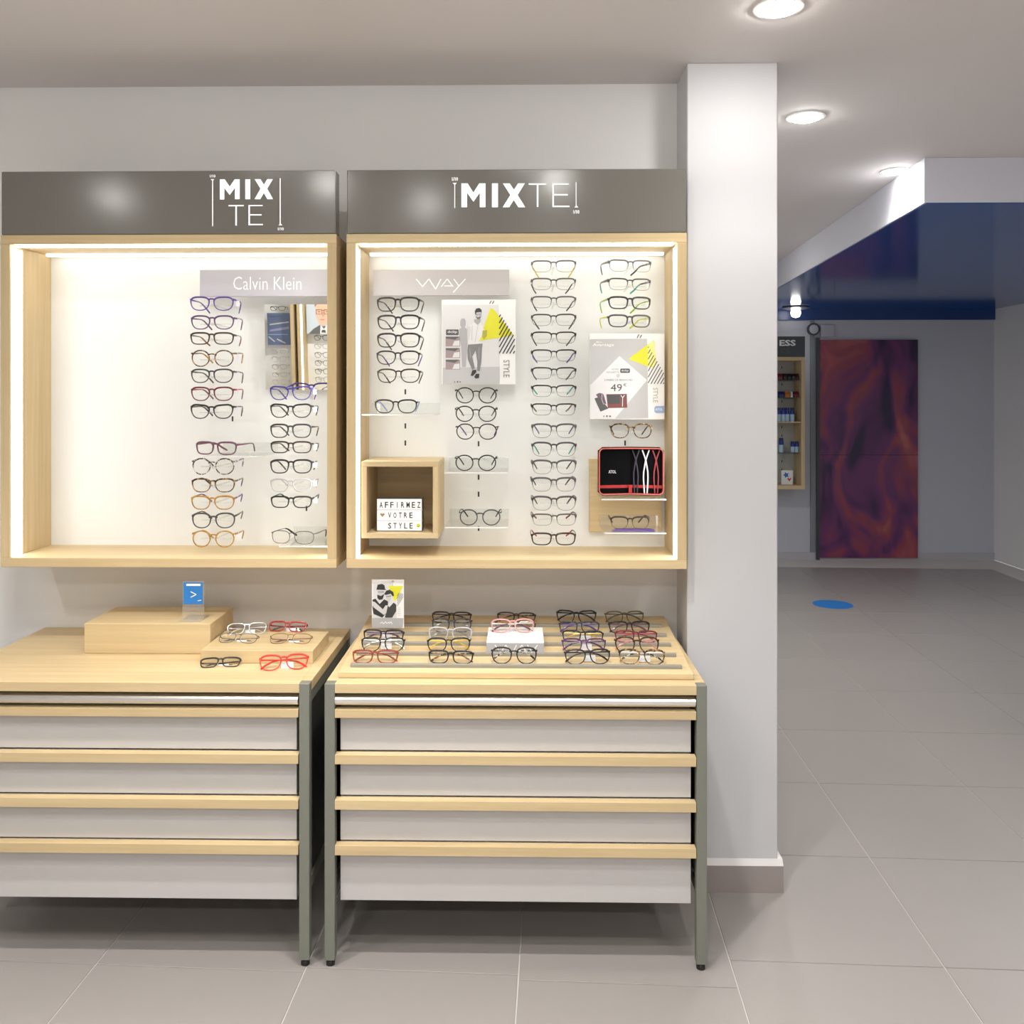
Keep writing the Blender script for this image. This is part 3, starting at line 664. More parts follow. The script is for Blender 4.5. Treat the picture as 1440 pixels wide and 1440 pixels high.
prn('lettering', T('dclip', (540, 605), (655, 645), bold=.01), P_GREY(.7), 3)
prn('plus_print', lambda mb, Y: [mb.pline(z2([(490 + 24 * math.cos(a * .52), 703 + 24 * math.sin(a * .52)) for a in range(13)]), .4, Y), mb.pline(z2([(478, 703), (502, 703)]), .5, Y), mb.pline(z2([(490, 691), (490, 715)]), .5, Y)], P_GREY(.25), 3)
prn('lettering', T('2 PAIRES DE BRANCHES', (275, 752), (715, 782)), P_GREY(.25), 3)
prn('lettering', T('49', (375, 830), (550, 945)), P_GREY(.08), 3)
prn('lettering', T('€', (572, 820), (622, 868)), P_GREY(.08), 3)
prn('case_print', P(z2, [(305, 990), (625, 985), (632, 1200), (330, 1205)]), P_MAR, 3)
prn('case_print', P(z2, [(320, 1000), (515, 1000), (515, 1140), (330, 1140)]), P_GREY(.08), 4)
prn('case_print', P(z2, [(525, 1000), (565, 1000), (570, 1140), (545, 1140)]), P_GREY(.07), 4)
prn('case_print', Ln(z2, .9, [(532, 1005), (560, 1045), (558, 1180)], [(590, 1005), (560, 1045)]), M_WHITE, 5)
prn('case_print', P(z2, [(122, 1055), (190, 1035), (340, 1210), (215, 1262)]), P_GREY(.10), 4)
prn('case_print', P(z2, [(145, 995), (195, 970), (250, 980), (265, 1000), (310, 1150), (215, 1100)]), mat('print_mauve_dark', (.16, .10, .14), .5), 3)
prn('case_print', Ln(z2, .7, [(240, 985), (235, 1070), (265, 1150)]), P_GREY(.6), 5)
prn('lettering', lambda mb, Y: mb.ptext('STYLE', *z2([(1035, 890)])[0], *z2([(1110, 1120)])[0], Y, rot=90), mat('print_taupe', (.42, .38, .33), .5), 3)
prn('badge_print', P(z2, [(1075, 1175), (1205, 1170), (1208, 1280), (1085, 1285), (1055, 1260), (1055, 1200)]), P_LBLUE, 3)
prn('lettering', T('ATOL', (1070, 1207), (1185, 1245), bold=.015), M_WHITE, 4)
prn('small_print', P(z2, [(262, 1320), (275, 1320), (275, 1348), (262, 1348)], [(300, 1322), (332, 1318), (325, 1345), (305, 1348)], [(350, 1322), (378, 1322), (378, 1345), (350, 1345)]), P_GREY(.12), 3)

# oak cube with the letter light box ------------------------------------------------
a = un(508.5, 757, Y=-0.25); b2 = un(616, 649, Y=-0.25); S0, S1, Q0, Q1 = a.x, b2.x, a.z, b2.z
org = Vector(((S0 + S1) / 2, -0.02, Q0)); th = .017
t = thing('oak_cube', 'open oak cube shelf holding the letter light box', 'cube shelf', org)
part('bottom_panel', B(S0, S1, -0.25, -0.021, Q0, Q0 + th), OAK_X, t, org, .001)
part('top_panel', B(S0, S1, -0.25, -0.021, Q1 - th, Q1), OAK_X, t, org, .001)
part('side_panel', B(S0, S0 + th, -0.25, -0.021, Q0 + th, Q1 - th), OAK_Z, t, org, .001)
part('side_panel', B(S1 - th, S1, -0.25, -0.021, Q0 + th, Q1 - th), OAK_Z, t, org, .001)
part('back_panel', B(S0 + th, S1 - th, -0.036, -0.021, Q0 + th, Q1 - th), OAK_X, t, org)
YLB = -0.215
a = un(529.5, 748, Y=YLB); b2 = un(594, 702, Y=YLB); zl = Q0 + th + .001
org = Vector(((a.x + b2.x) / 2, YLB + .02, zl))
t = thing('letter_light_box', 'small white light box reading AFFIRMEZ VOTRE STYLE', 'light box', org)
hh = b2.z - a.z
part('case', B(a.x, b2.x, YLB, YLB + .04, zl, zl + hh), mat('lightbox_case', (.10, .09, .08), .4), t, org, .002)
scr = part('screen', B(a.x + .002, b2.x - .002, YLB - .0015, YLB, zl + .002, zl + hh - .002), mat('lightbox_screen', (.85, .85, .85), .4, emit=(1, 1, 1), estr=.22), t, org)
z6 = zpx(490, 560, 5.76)
yl = YLB - .0022
for txt, x0, x1, y0, y1, cells in (('AFFIRMEZ', 243, 592, 840, 888, 8), ('VOTRE', 312, 528, 925, 970, 5), ('STYLE', 312, 530, 1010, 1056, 5)):
    cw = (x1 - x0) / cells
    for i, ch in enumerate(txt):
        ww = .6 if ch != 'I' else .12; xm = x0 + cw * (i + .5)
        (ax, ay), (bx, by) = z6([(xm - cw * ww / 2, y0), (xm + cw * ww / 2, y1)])
        part('letter', MB().ptext(ch, ax, ay, bx, by, yl, bold=.012), P_BLK, scr, org, fix=False)
for yy in (903, 990):
    part('rail', MB().prect(*z6([(228, yy - 1)])[0], *z6([(602, yy + 3)])[0], yl + .0003), P_GREY(.45), scr, org, fix=False)
part('heart_symbol', MB().ppoly(z6([(275, 962), (255, 940), (262, 930), (275, 936), (288, 930), (295, 940)])[::1], yl), mat('print_tan', (.42, .25, .10), .5), scr, org, fix=False)
part('smiley_symbol', MB().pdisc(*z6([(566, 1031)])[0], 2.6, yl), P_YEL, scr, org, fix=False)
part('smiley_symbol', MB().pline(z6([(558, 1036), (566, 1041), (574, 1036)]), .5, yl - .0003), P_BLK, scr, org, fix=False)

# oak backing panel, open red case, violet spare temples ---------------------------
a = un(829, 748, Y=-0.045); b2 = un(931, 645, Y=-0.045); org = Vector(((a.x + b2.x) / 2, -0.021, a.z))
bp_ = tag(obj('oak_backing_panel', mesh('oak_backing_panel', B(a.x, b2.x, -0.042, -0.0206, a.z, b2.z), OAK_X, org, .001), None, org), 'square oak board fixed behind the red case', 'panel')
zc_ = zpx(825, 590, 8.47)
YK = -0.16
k0 = un(840.5, 697, Y=YK); k1 = un(934, 629, Y=YK); org = Vector(((k0.x + k1.x) / 2, YK, z_case + .0045))
wv, hv = k1.x - k0.x, k1.z - k0.z
t = thing('zip_case', 'open black zip case with red zip standing on acrylic shelf', 'case', org)
def rr(w, h, r_, n=5):
    out = []
    for sx, sz, a0_ in ((1, 1, 0), (-1, 1, 90), (-1, -1, 180), (1, -1, 270)):
        for i in range(n + 1):
            an = R(a0_ + 90 * i / n); out.append((sx * (w / 2 - r_) + r_ * math.cos(an), h / 2 + sz * (h / 2 - r_) + r_ * math.sin(an)))
    return out
# two covers meeting in a fold: y goes back towards the middle
fold = lambda x: 0.022 * (1 - abs(x) / (wv / 2)) ** 1.0
out = rr(wv, hv, .016)
sh = MB(); n = len(out)
grid = MB()
NX = 14
def rim_z(x):
    q = wv / 2 - abs(x); r_ = .016
    if q >= r_: return 0.0, hv
    d = r_ - math.sqrt(max(0, r_ * r_ - (r_ - q) ** 2)); return d, hv - d
vs = []; fs = []
for i in range(NX + 1):
    x = -wv / 2 + wv * i / NX; x = max(-wv / 2 + .0006, min(wv / 2 - .0006, x)); lo_, hi_ = rim_z(x)
    for yy in (fold(x), fold(x) + .006): vs += [(x, yy, lo_), (x, yy, hi_)]
for i in range(NX):
    k = 4 * i; fs += [(k, k + 4, k + 5, k + 1), (k + 2, k + 3, k + 7, k + 6), (k + 1, k + 5, k + 7, k + 3), (k, k + 2, k + 6, k + 4)]
fs += [(0, 1, 3, 2), (4 * NX, 4 * NX + 2, 4 * NX + 3, 4 * NX + 1)]
part('cover', MB().add(vs, fs), mat('case_black_fabric', (.003, .003, .004), .9, spec=.1), t, (0, 0, 0))
path = [(x, fold(x) - .006, z_) for x, z_ in [(x * (1 - .009 / wv), .0045 + z_ * (1 - .009 / hv)) for x, z_ in rr(wv, hv, .016, 4)]]
den = []
for i in range(len(path)):
    p, q = Vector(path[i]), Vector(path[(i + 1) % len(path)]); m_ = max(1, int((q - p).length / .012))
    for j in range(m_): v = p.lerp(q, j / m_); den.append((v.x, fold(v.x) - .006, v.z))
M_RED = mat('red_zip_tape', (.40, .022, .02), .6)
part('zip_tape', MB().sweep(den, (.0027, .008), (0, 1, 0), n=6, closed=True), M_RED, t, (0, 0, 0))
part('zip_edge', MB().sweep([(x, y - .0085, z_) for x, y, z_ in den], (.0012, .0012), (0, 1, 0), n=5, closed=True), mat('pale_red_zip', (.62, .22, .18), .5), t, (0, 0, 0))
band = [(-wv / 2 + .006, -0.0005), (-.004, fold(.004) - .0015), (.004, fold(.004) - .0015), (wv / 2 - .006, -.0005)]
vs = []
for x, y in band: vs += [(x, y, .024), (x, y, .034)]
part('elastic_band', MB().add(vs, [(0, 2, 3, 1), (2, 4, 5, 3), (4, 6, 7, 5)]), M_RED, t, (0, 0, 0), fix=False)
part('zip_pull', MB().prism([(-.006, .008), (.006, .008), (.005, .024), (.007, .034), (-.007, .034), (-.005, .024)], 1, .012, .0145), M_RED, t, (0, 0, 0))
def case_temple(x0, bend, m_, sgn):
    pts = []
    for i in range(9):
        u = i / 8; z_ = .006 + u * (hv - .016)
        off = .0042 + .0035 * math.sin(min(u / .55, 1) * math.pi / 2) - (.0077 * (u - .45) / .33 if u > .45 else 0) - (.006 * (u - .78) / .22 if u > .78 else 0)
        x = x0 + sgn * off
        pts.append((x, fold(x) - .0035, z_))
    part('spare_temple', MB().sweep(pts, (.0024, .0012), (0, 1, 0), n=6), m_, t, (0, 0, 0))
M_SPOT = tortoise('black_white_spots', (.85, .85, .85), (.85, .85, .85))
for x0, m_ in ((.018, mat('temple_dark_violet', (.03, .025, .045), .4)), (.050, mat('temple_white', (.82, .82, .82), .4)), (.083, mat('temple_dark_red', (.25, .012, .02), .4))):
    case_temple(x0, 0, m_, -1); case_temple(x0, 0, m_, 1)
pl = MB().ptext('ATOL', 847 + 9, 661.5, 847 + 20, 666, YK, bold=.02); pl.v = [Vector((v.x - org.x, fold(v.x - org.x) - .0012, v.z - org.z)) for v in pl.v]
part('lettering', pl, P_GREY(.6), t, (0, 0, 0), fix=False)

p0 = un(861, 744, Y=-0.19); p1 = un(920, 744, Y=-0.19); M_VIO = mat('spare_temple_violet', (.12, .07, .33), .35)
for i in range(4):
    zz = z_purp + .0028 + .0042 * (i // 2); yy = -0.195 + .014 * (i % 2) + .004 * (i // 2)
    tag(obj('spare_temple', mesh('spare_temple', MB().sweep([(p0.x + .004 * i, yy, zz), (p0.x + .05, yy + .002, zz), (p1.x - .03, yy + .003, zz), (p1.x - .006 * (i % 2), yy - .004, zz)],
        (.0042 if False else .0018, .0036), (0, 1, 0), n=6), M_VIO if i != 3 else FM['dark brown'], (p0.x, -0.19, zz)), None, (p0.x, -0.19, zz)),
        'loose violet patterned spare temple lying on the lowest acrylic shelf' if i != 3 else 'loose dark brown spare temple lying on the violet ones', 'spare temple', 'spare temples on the acrylic shelf')
p = un(886, 739, Y=-0.192); w = 56 * (un(887, 739, Y=-.192) - p).length
glasses('dark brown browline eyeglasses standing on the violet spare temples', G1, 'browline', 'dark brown', (p.x, -0.192, z_purp + .0095), w, (0, 0, 0), tip='dark brown')

# mirror in the left cabinet -------------------------------------------------------
a = un(373, 548, Y=-0.06); b2 = un(470, 428, Y=-0.06); org = Vector(((a.x + b2.x) / 2, -0.05, a.z))
t = thing('mirror', 'frameless rectangular mirror tilted forward inside the cabinet', 'mirror', org, (R(3.2), 0, 0))
hw_, hm = (b2.x - a.x) / 2, b2.z - a.z
part('glass', B(-hw_, hw_, -0.004, 0.0, 0, hm), mat('mirror_silver', (.93, .94, .93), 0.01, metal=1.0), t, (0, 0, 0))
part('backing', B(-hw_, hw_, 0.0002, 0.006, 0, hm), M_WHITE, t, (0, 0, 0))
part('bracket', B(-.03, .03, 0.006, 0.028, .01, .03), M_ALU, t, (0, 0, 0))

# wall units across the aisle, seen in the mirror -----------------------------------
YO = -5.2
M_LEDO = mat('led_dimmed', (1, 1, 1), 0.5, emit=(1.0, 0.98, 0.92), estr=3.0)
struct('wall_opposite', B(-3.4, -0.7, YO - .12, YO, 0, H), M_WALL)
def opposite(xc, label):
    t, f, o = cabinet(-0.542, 0.542, label, leds=(M_LEDO,) * 3)
    t.location = (xc, YO, ZB0); t.rotation_euler = (0, 0, math.pi); return t
opposite(-2.030 - .542, 'lit oak display cabinet across the aisle with a slate blue poster')
opposite(-2.000 + .542, 'lit oak display cabinet across the aisle with a portrait poster')
GO = 'eyeglasses across the aisle'
def opp_glasses(x, z_, style, fc, where):
    glasses('%s %s eyeglasses %s' % (fc, style, where), GO, style, fc, (x, YO + .19, z_), .14, (0, 0, math.pi))
for i, (z_, st, fc) in enumerate(((1.575, 'panto', 'black'), (1.50, 'soft', 'grey'), (1.42, 'panto', 'charcoal'), (1.345, 'panto', 'black'), (1.27, 'panto', 'black'), (1.195, 'round', 'grey'))):
    opp_glasses(-1.80, z_, st, fc, '%s below portrait poster across aisle' % ORD[i])
opp_glasses(-2.19, 1.845, 'rectangular', 'black', 'above slate blue poster across aisle')
for i, (z_, st, fc) in enumerate(((1.455, 'soft', 'pale grey'), (1.385, 'panto', 'silver'), (1.315, 'soft', 'grey'), (1.245, 'thin metal', 'gunmetal'), (1.175, 'soft', 'pale grey'))):
    opp_glasses(-2.19, z_, st, fc, '%s below slate blue poster across aisle' % ORD[i])
yo = YO + .10
def oboard(x0, x1, z0, z1, m_, label):
    org = Vector(((x0 + x1) / 2, yo, z0)); t = thing('poster', label, 'poster', org)
    b_ = part('panel', B(x0, x1, yo - .008, yo, z0, z1), m_, t, org)
    part('standoff', B((x0 + x1) / 2 - .01, (x0 + x1) / 2 + .01, YO + .0205, yo - .008, z1 - .1, z1 - .08), M_ALU, t, org)
    def pr_(name, pts, m2, k):   # pts as fractions, seen from the aisle (x runs towards -X there)
        part(name, MB().add([(x0 + u * (x1 - x0), yo + .001 + .0004 * k, z1 - v * (z1 - z0)) for u, v in pts], [list(range(len(pts)))]), m2, b_, org, fix=False)
    return pr_
pr_ = oboard(-1.955, -1.65, 1.63, 1.935, P_SKY, 'portrait poster of a man in suit and glasses across the aisle')
pr_('suit_print', [(.05, 1), (.2, .85), (.42, .72), (.8, .85), (.98, 1)], P_GREY(.12), 1)
pr_('collar_print', [(.40, 1), (.42, .72), (.52, .85), (.62, .72), (.66, 1)], M_WHITE, 2)
pr_('face_print', [(.28, .08), (.72, .08), (.72, .42), (.62, .66), (.50, .78), (.38, .70), (.28, .45)], P_SKIN, 3)
pr_('hair_print', [(.26, .20), (.26, .02), (.74, .02), (.74, .22), (.68, .10), (.34, .10)], mat('print_brown', (.25, .12, .05), .5), 4)
M_RUST = mat('print_rust', (.30, .12, .08), .5)
for u0, u1 in ((.29, .48), (.53, .71)):
    for q in ([(u0, .27), (u1, .27), (u1, .295), (u0, .295)], [(u0, .40), (u1, .40), (u1, .415), (u0, .415)], [(u0, .27), (u0 + .02, .27), (u0 + .02, .41), (u0, .41)], [(u1 - .02, .27), (u1, .27), (u1, .41), (u1 - .02, .41)],
              [(u0 + .06, .325), (u1 - .06, .325), (u1 - .06, .35), (u0 + .06, .35)]): pr_('eyewear_print', q, M_RUST, 5)
pr_('eyewear_print', [(.48, .29), (.53, .29), (.53, .31), (.48, .31)], M_RUST, 5)
pr_('nose_print', [(.49, .34), (.52, .34), (.54, .48), (.47, .48)], mat('print_skin_shade', (.62, .36, .25), .5), 4)
pr_('mouth_print', [(.40, .56), (.56, .56), (.54, .59), (.42, .59)], mat('print_lip', (.55, .25, .2), .5), 4)
pr_('tie_print', [(.46, .88), (.56, .88), (.58, .96), (.44, .96)], P_GREY(.08), 4)
pr_ = oboard(-2.315, -2.095, 1.53, 1.82, P_SLATE, 'slate blue poster with pale diagrams across the aisle')
pr_('diagram_print', [(.1, .34), (.9, .26), (.9, .30), (.1, .38)], P_GREY(.5), 1)
pr_('diagram_print', [(.1, .52), (.9, .42), (.9, .50), (.1, .58)], mat('print_mauve_blue', (.30, .30, .45), .5), 1)
pr_('diagram_print', [(0, .66), (.85, .66), (.85, .68), (0, .68)], P_LBLUE, 1)
pr_('diagram_print', [(.05, .72), (.30, .88), (.28, .91), (.03, .75)], P_GREY(.6), 1)
pr_('diagram_print', [(.40, .80), (.75, .93), (.73, .96), (.38, .83)], P_GREY(.6), 1)

# ------------------------------------------------------------------ drawer tables
YT = -0.60; ZTOP = 0.80
def zat(py, Y): return un(725, py, Y=Y).z
def table(x0, x1, label):
    org = Vector(((x0 + x1) / 2, -0.3, 0)); lg = 0.029
    t = thing('drawer_table', label, 'table', org, group='oak drawer tables')
    part('tabletop', B(x0 + lg, x1 - lg, YT + .001, -0.002, 0.773, ZTOP), OAK_X, t, org, .0008)
    for a_, b_ in ((x0, x0 + lg), (x1 - lg, x1)):
        part('tabletop_edge', B(a_, b_, YT + .0305, -0.002, 0.773, ZTOP - .0003), OAK_X, t, org)
        for ya, yb in ((YT, YT + .030), (-0.034, -0.004)):
            l_ = part('leg', B(a_, b_, ya, yb, 0.018, ZTOP - (.0005 if ya < -.3 else .028)), M_LEG, t, org, .0012)
            part('foot', MB().lathe([(.010, .004), (.0125, .0), (.0125, 0.008), (.010, .013), (.006, .018)][::1], ((a_ + b_) / 2, (ya + yb) / 2, 0), n=16), M_RUBBER, l_, org)
        part('side_rail', B(a_ + .004, b_ - .004, YT + .030, -0.034, 0.20, 0.235), M_LEG, t, org, .001)
        part('side_rail', B(a_ + .004, b_ - .004, YT + .030, -0.034, 0.735, 0.770), M_LEG, t, org, .001)
        part('side_panel', B(a_ + .010, b_ - .010, YT + .032, -0.036, 0.2355, 0.7345), M_DARK, t, org)
    xa, xb = x0 + lg + .012, x1 - lg - .012
    part('carcass', B(xa, xb, -0.548, -0.03, 0.196, 0.771), M_CARC, t, org)
    # pull-out tray with aluminium profile
    zt, zb_ = zat(980, YT), zat(993, YT)
    tr = part('tray', B(xa + .003, xb - .003, YT + .018, -0.545, zb_ + .002, zb_ + .014), M_CARC, t, org)
    zm = (zt + zb_) / 2; hr = (zt - zb_) / 2
    prof = [(YT + .018, zb_), (YT + .002, zb_), (YT - .004, zm - hr * .45), (YT - .004, zm + hr * .3), (YT + .002, zt - hr * .35), (YT + .018, zt)]
    part('tray_profile', MB().prism(prof, 0, x0 + lg + .001, x1 - lg - .003), M_ALU, tr, org, label='aluminium pull profile')
    # drawers
    lips = [(996.5, 1000, 1011), (1057.5, 1064, 1076.5), (1121, 1128, 1140.5), (1184.5, 1192, 1205)]
    bots = [1056, 1119.5, 1183, 1268]
    for (ty, fy, by), bt in zip(lips, bots):
        zl_ = zat(fy, YT - .004); zlo = zat(by, YT - .004); zf0 = zat(bt, YT + .022)
        d = part('drawer', B(xa + .0, xb - .0, YT + .022, -0.549, zf0, zl_ - .0005), M_DRAWER, t, org, .0006)
        xlo, xhi = x0 + lg + .001, x1 - lg - .002
        part('handle_lip', MB().prism([(YT - .004, zlo), (YT - .004, zl_), (YT + .0215, zl_ + .001), (YT + .0215, zlo + .004)], 0, xlo, xhi), OAK_X, d, org, label='oak pull lip')
    return t
TR = table(-0.555, 0.521, 'oak topped drawer table with grey metal legs carrying the slatted tray')
TL = table(-1.674, -0.598, 'oak topped drawer table with grey metal legs carrying the oak risers')

# slatted tray on the right table ---------------------------------------------------
f0 = un(475, 955, Z=ZTOP); f1 = un(975, 955, Z=ZTOP)
SX0, SX1, SYF, SYB = f0.x, f1.x, (f0.y + f1.y) / 2, -0.022
SZF, SZB = un(725, 946.5, Y=SYF).z, 0.853
slope = (SZB - SZF) / (SYB - SYF); sn = Vector((0, -slope, 1)).normalized(); sp0 = Vector((0, SYF, SZF))
org = Vector(((SX0 + SX1) / 2, (SYF + SYB) / 2, ZTOP))
t = thing('slatted_display_tray', 'sloped oak display tray with grey slats on the drawer table', 'display tray', org)
part('board', MB().prism([(SYF, ZTOP + .001), (SYF, SZF), (SYB, SZB), (SYB, ZTOP + .001)], 0, SX0, SX1), OAK_X, t, org, .001)
ROWY = []
for py in (879, 892, 905.5, 920, 936.5):
    p = un_plane(725, py, sp0, sn); ROWY.append(p.y); p = un_plane(725, py + 2.2, sp0, sn)
    y0, y1 = p.y - .006, p.y + .006; zz = lambda y: SZF + slope * (y - SYF)
    part('slat', MB().prism([(y0, zz(y0) + .0003), (y0, zz(y0) + .0095), (y1, zz(y1) + .0095), (y1, zz(y1) + .0003)], 0, SX0 + .027, SX1 - .027), M_SLAT, t, org, .0006)
def ztray(y): return SZF + slope * (y - SYF)

GT = 'eyeglasses on the slatted tray'
def tray_glasses(x0, x1, row, style, fc, label, lean=16, dy=0.010, z0=None, **k):
    y = ROWY[row] + dy
    d = ray((x0 + x1) / 2, 900); s_ = (y - CAM.y) / d.y
    xm = CAM.x + d.x * s_; w = (x1 - x0) * (s_ / F_PX)
    glasses(label, GT, style, fc, (xm, y, (ztray(y) if z0 is None else z0) + .0034), w, (R(-lean), 0, R(random.uniform(-5, 5))), folded=True, **k)
tray_glasses(494, 560, 4, 'rectangular', 'orange brown', 'orange brown eyeglasses, front row of tray before the couple card')
tray_glasses(506.5, 569, 3, 'soft', 'black', 'black eyeglasses, second row of tray before the couple card', tc='silver', tagged=True)
tray_glasses(509, 568, 2, 'rectangular', 'black', 'black eyeglasses with purple temples directly before the couple card', tc='purple', tagged=True)
W5 = ['back row', 'second row from the wall', 'middle row', 'fourth row from the wall', 'front row']
c2 = [(606, 663, 'rectangular', 'dark brown', {}), (606, 663.6, 'panto', 'charcoal', dict(tc='grey')), (601, 664.5, 'soft', 'pale grey', dict(tc='grey')),
      (600, 662, 'soft', 'black', dict(tc='yellow')), (601, 666, 'rectangular', 'black', dict(tc='tortoise'))]
for i, (a_, b_, s_, f_, k_) in enumerate(c2): tray_glasses(a_, b_, i, s_, f_, '%s eyeglasses, %s of tray, between couple card and white box' % (f_, W5[i]), **k_)
tray_glasses(698, 753.5, 0, 'rectangular', 'dark brown', 'dark brown eyeglasses in back row of tray behind the white box', tc='tortoise')
tray_glasses(696, 755, 1, 'soft', 'tortoise', 'tortoise eyeglasses in second row from the wall behind white box', tc='amber')
tray_glasses(690, 756, 4, 'panto', 'black', 'black eyeglasses in front row of tray before the white box', tc='speckled')
c4 = [(782, 839, 'cat-eye', 'black', {}), (786, 844, 'rectangular', 'charcoal', dict(tc='violet')), (790, 849, 'rectangular', 'black', dict(tc='yellow', tagged=True)),
      (790, 853, 'soft', 'purple', dict(tc='purple', tagged=True)), (794, 860, 'soft', 'black', dict(tagged=True))]
for i, (a_, b_, s_, f_, k_) in enumerate(c4): tray_glasses(a_, b_, i, s_, f_, '%s eyeglasses, %s of tray, next column after white box' % (f_, W5[i]), **k_)
c5 = [(851, 907, 'soft', 'olive', {}), (856, 915, 'rectangular', 'black', dict(tc='plum')), (864.5, 925, 'rectangular', 'burgundy', dict(tc='red')),
      (864.5, 928, 'panto', 'dark brown', dict(tc='pink')), (870, 936, 'soft', 'tortoise', dict(tc='white', tip='speckled', tagged=True))]
for i, (a_, b_, s_, f_, k_) in enumerate(c5): tray_glasses(a_, b_, i, s_, f_, '%s eyeglasses, %s of tray, column closest to the pillar' % (f_, W5[i]), **k_)

# white box lettered WAY on the tray
y0 = ROWY[3] - .010; y1 = ROWY[1] - .008
wb0 = un(684, 920, Y=y0); wb1 = un(765, 904, Y=y0); zb0 = ztray(y0) + .001; zb1 = wb1.z
org = Vector(((wb0.x + wb1.x) / 2, (y0 + y1) / 2, zb0))
t = thing('display_box', 'white box with grey front lettered WAY in the middle of the tray', 'box', org)
part('body', B(wb0.x, wb1.x, y0, y1, ztray(y1) + .0095, zb1), M_WHITE, t, org, .0008)
fp = part('front_panel', B(wb0.x, wb1.x, y0 - .003, y0 - .0002, zb0, zb1 - .0005), mat('grey_box_front', (.42, .42, .45), .5), t, org)
zw = lambda pts: [(696 + (x - 548) * 60 / 400, 907 + (y - 243) * 14 / 83) for x, y in pts]
wayletters(zw, y0 - .0038, 1.2, fp, org)
tray_glasses(690, 752, 2, 'soft', 'pink', 'pale pink eyeglasses standing on top of the white box', dy=.008, z0=zb1, tc='white', tip='plum', lean=30)

# card of a couple
yc0 = ROWY[1] - .018
a = un(523, 883, Y=yc0); b2 = un(568, 815, Y=yc0)
org = Vector(((a.x + b2.x) / 2, yc0, ztray(yc0) + .0005))
t = thing('display_card', 'small counter card of a couple in hats with yellow print', 'card', org)
b_ = part('card', B(a.x, b2.x, yc0, yc0 + .003, a.z + .0, b2.z), M_WHITE, t, org); o_ = org
part('foot_plate', B(a.x, b2.x, yc0 + .0032, yc0 + .0052, ztray(yc0) + .0105, a.z + .05), M_ACRYL, t, org)
z4 = zpx(515, 810, 10.67)
PC = lambda name, draw, m, layer: prn(name, draw, m, layer, b_, o_, yc0)
PC('backdrop_print', P(z4, [(105, 105), (400, 105), (455, 450), (455, 630), (95, 630)]), P_GREY(.66), 0)
PC('base_print', P(z4, [(90, 632), (558, 632), (550, 772), (86, 772)]), P_GREY(.42), 0)
PC('lettering', lambda mb, Y: mb.pline(z4([(210, 712), (240, 690), (260, 720), (290, 685), (310, 715), (335, 690), (345, 715), (370, 685), (385, 712), (392, 722)]), .9, Y), M_WHITE, 1)
PC('triangle_print', P(z4, [(328, 150), (552, 150), (430, 390)]), P_YEL, 1)
PC('stripes_print', Ln(z4, .55, *[[(462, 300 + 38 * i), (462 + min(30 + 22 * i, 92), 300 + 38 * i - min(30 + 22 * i, 92) * 1.55)] for i in range(5)], [(385, 95), (400, 65)], [(405, 95), (415, 75)]), P_BLK, 2)
PC('shirt_print', P(z4, [(95, 355), (140, 340), (200, 420), (270, 350), (330, 380), (325, 440), (300, 560), (240, 625), (110, 570), (95, 480)]), P_GREY(.03), 2)
PC('shirt_print', P(z4, [(325, 440), (345, 470), (410, 400), (450, 430), (450, 525), (390, 625), (280, 625)]), P_GREY(.05), 2)
PC('arm_print', P(z4, [(95, 380), (130, 390), (250, 500), (290, 440), (325, 440), (300, 560), (265, 585), (110, 470), (92, 440)]), P_GREY(.58), 3)
PC('face_print', P(z4, [(165, 205), (272, 205), (270, 280), (225, 320), (175, 280)], [(290, 275), (375, 270), (370, 350), (335, 400), (300, 350)]), P_GREY(.55), 3)
PC('hair_print', P(z4, [(155, 195), (172, 130), (235, 118), (275, 140), (282, 190), (300, 210), (150, 205)], [(165, 280), (220, 300), (272, 270), (245, 350), (195, 360), (168, 330)],
     [(270, 270), (300, 220), (350, 205), (405, 240), (418, 300), (390, 300), (370, 265), (290, 285)]), P_GREY(.03), 4)
PC('eyewear_print', Ln(z4, .8, [(175, 240), (270, 240)], [(295, 310), (375, 300)]), P_GREY(.1), 4)
PC('lettering', Ln(z4, .35, *[[(470, 480 + 27 * i), (515, 480 + 27 * i)] for i in range(5)]), P_GREY(.35), 2)

# oak risers and glasses on the left table ------------------------------------------
def riser(name, px0, px1, pyb, ztop, yback, label):
    a_ = un(px1, pyb, Z=ZTOP); x1 = a_.x; yf = a_.y; x0 = un(px0, pyb, Y=yf).x
    org = Vector(((x0 + x1) / 2, (yf + yback) / 2, ZTOP))
    return tag(obj(name, mesh(name, MB().box(x0, x1, yf, yback, ZTOP + .0005, ztop), OAK_X, org, .0012), None, org), label, 'riser'), x0, x1, yf
zr = un(440, 915, Y=un(440, 933.4, Z=ZTOP).y).z
r1, rx0, rx1, ryf = riser('oak_riser', 282, 440, 933.4, zr, -0.19, 'low square oak riser block carrying four pairs of glasses')
zt2 = un(296, 877.5, Y=un(296, 920, Z=ZTOP).y).z
a_ = un(296.4, 877.5, Y=-0.40); zt2 = 0.895
pf = un(296.4, 877.5, Z=zt2)
x1t = pf.x; x1t = min(x1t, rx0 - .004) if pf.y < -0.19 else x1t
tag(obj('oak_riser', mesh('oak_riser', MB().box(x1t - .40, x1t, max(pf.y, -.186) if x1t > rx0 else pf.y, un(327.5, 854, Z=zt2).y, ZTOP + .0005, zt2), OAK_X, (x1t - .2, -.15, ZTOP), .0012), None, (x1t - .2, -.15, ZTOP)), 'tall oak riser block carrying the blue card', 'riser')
GL = 'eyeglasses on the riser table'
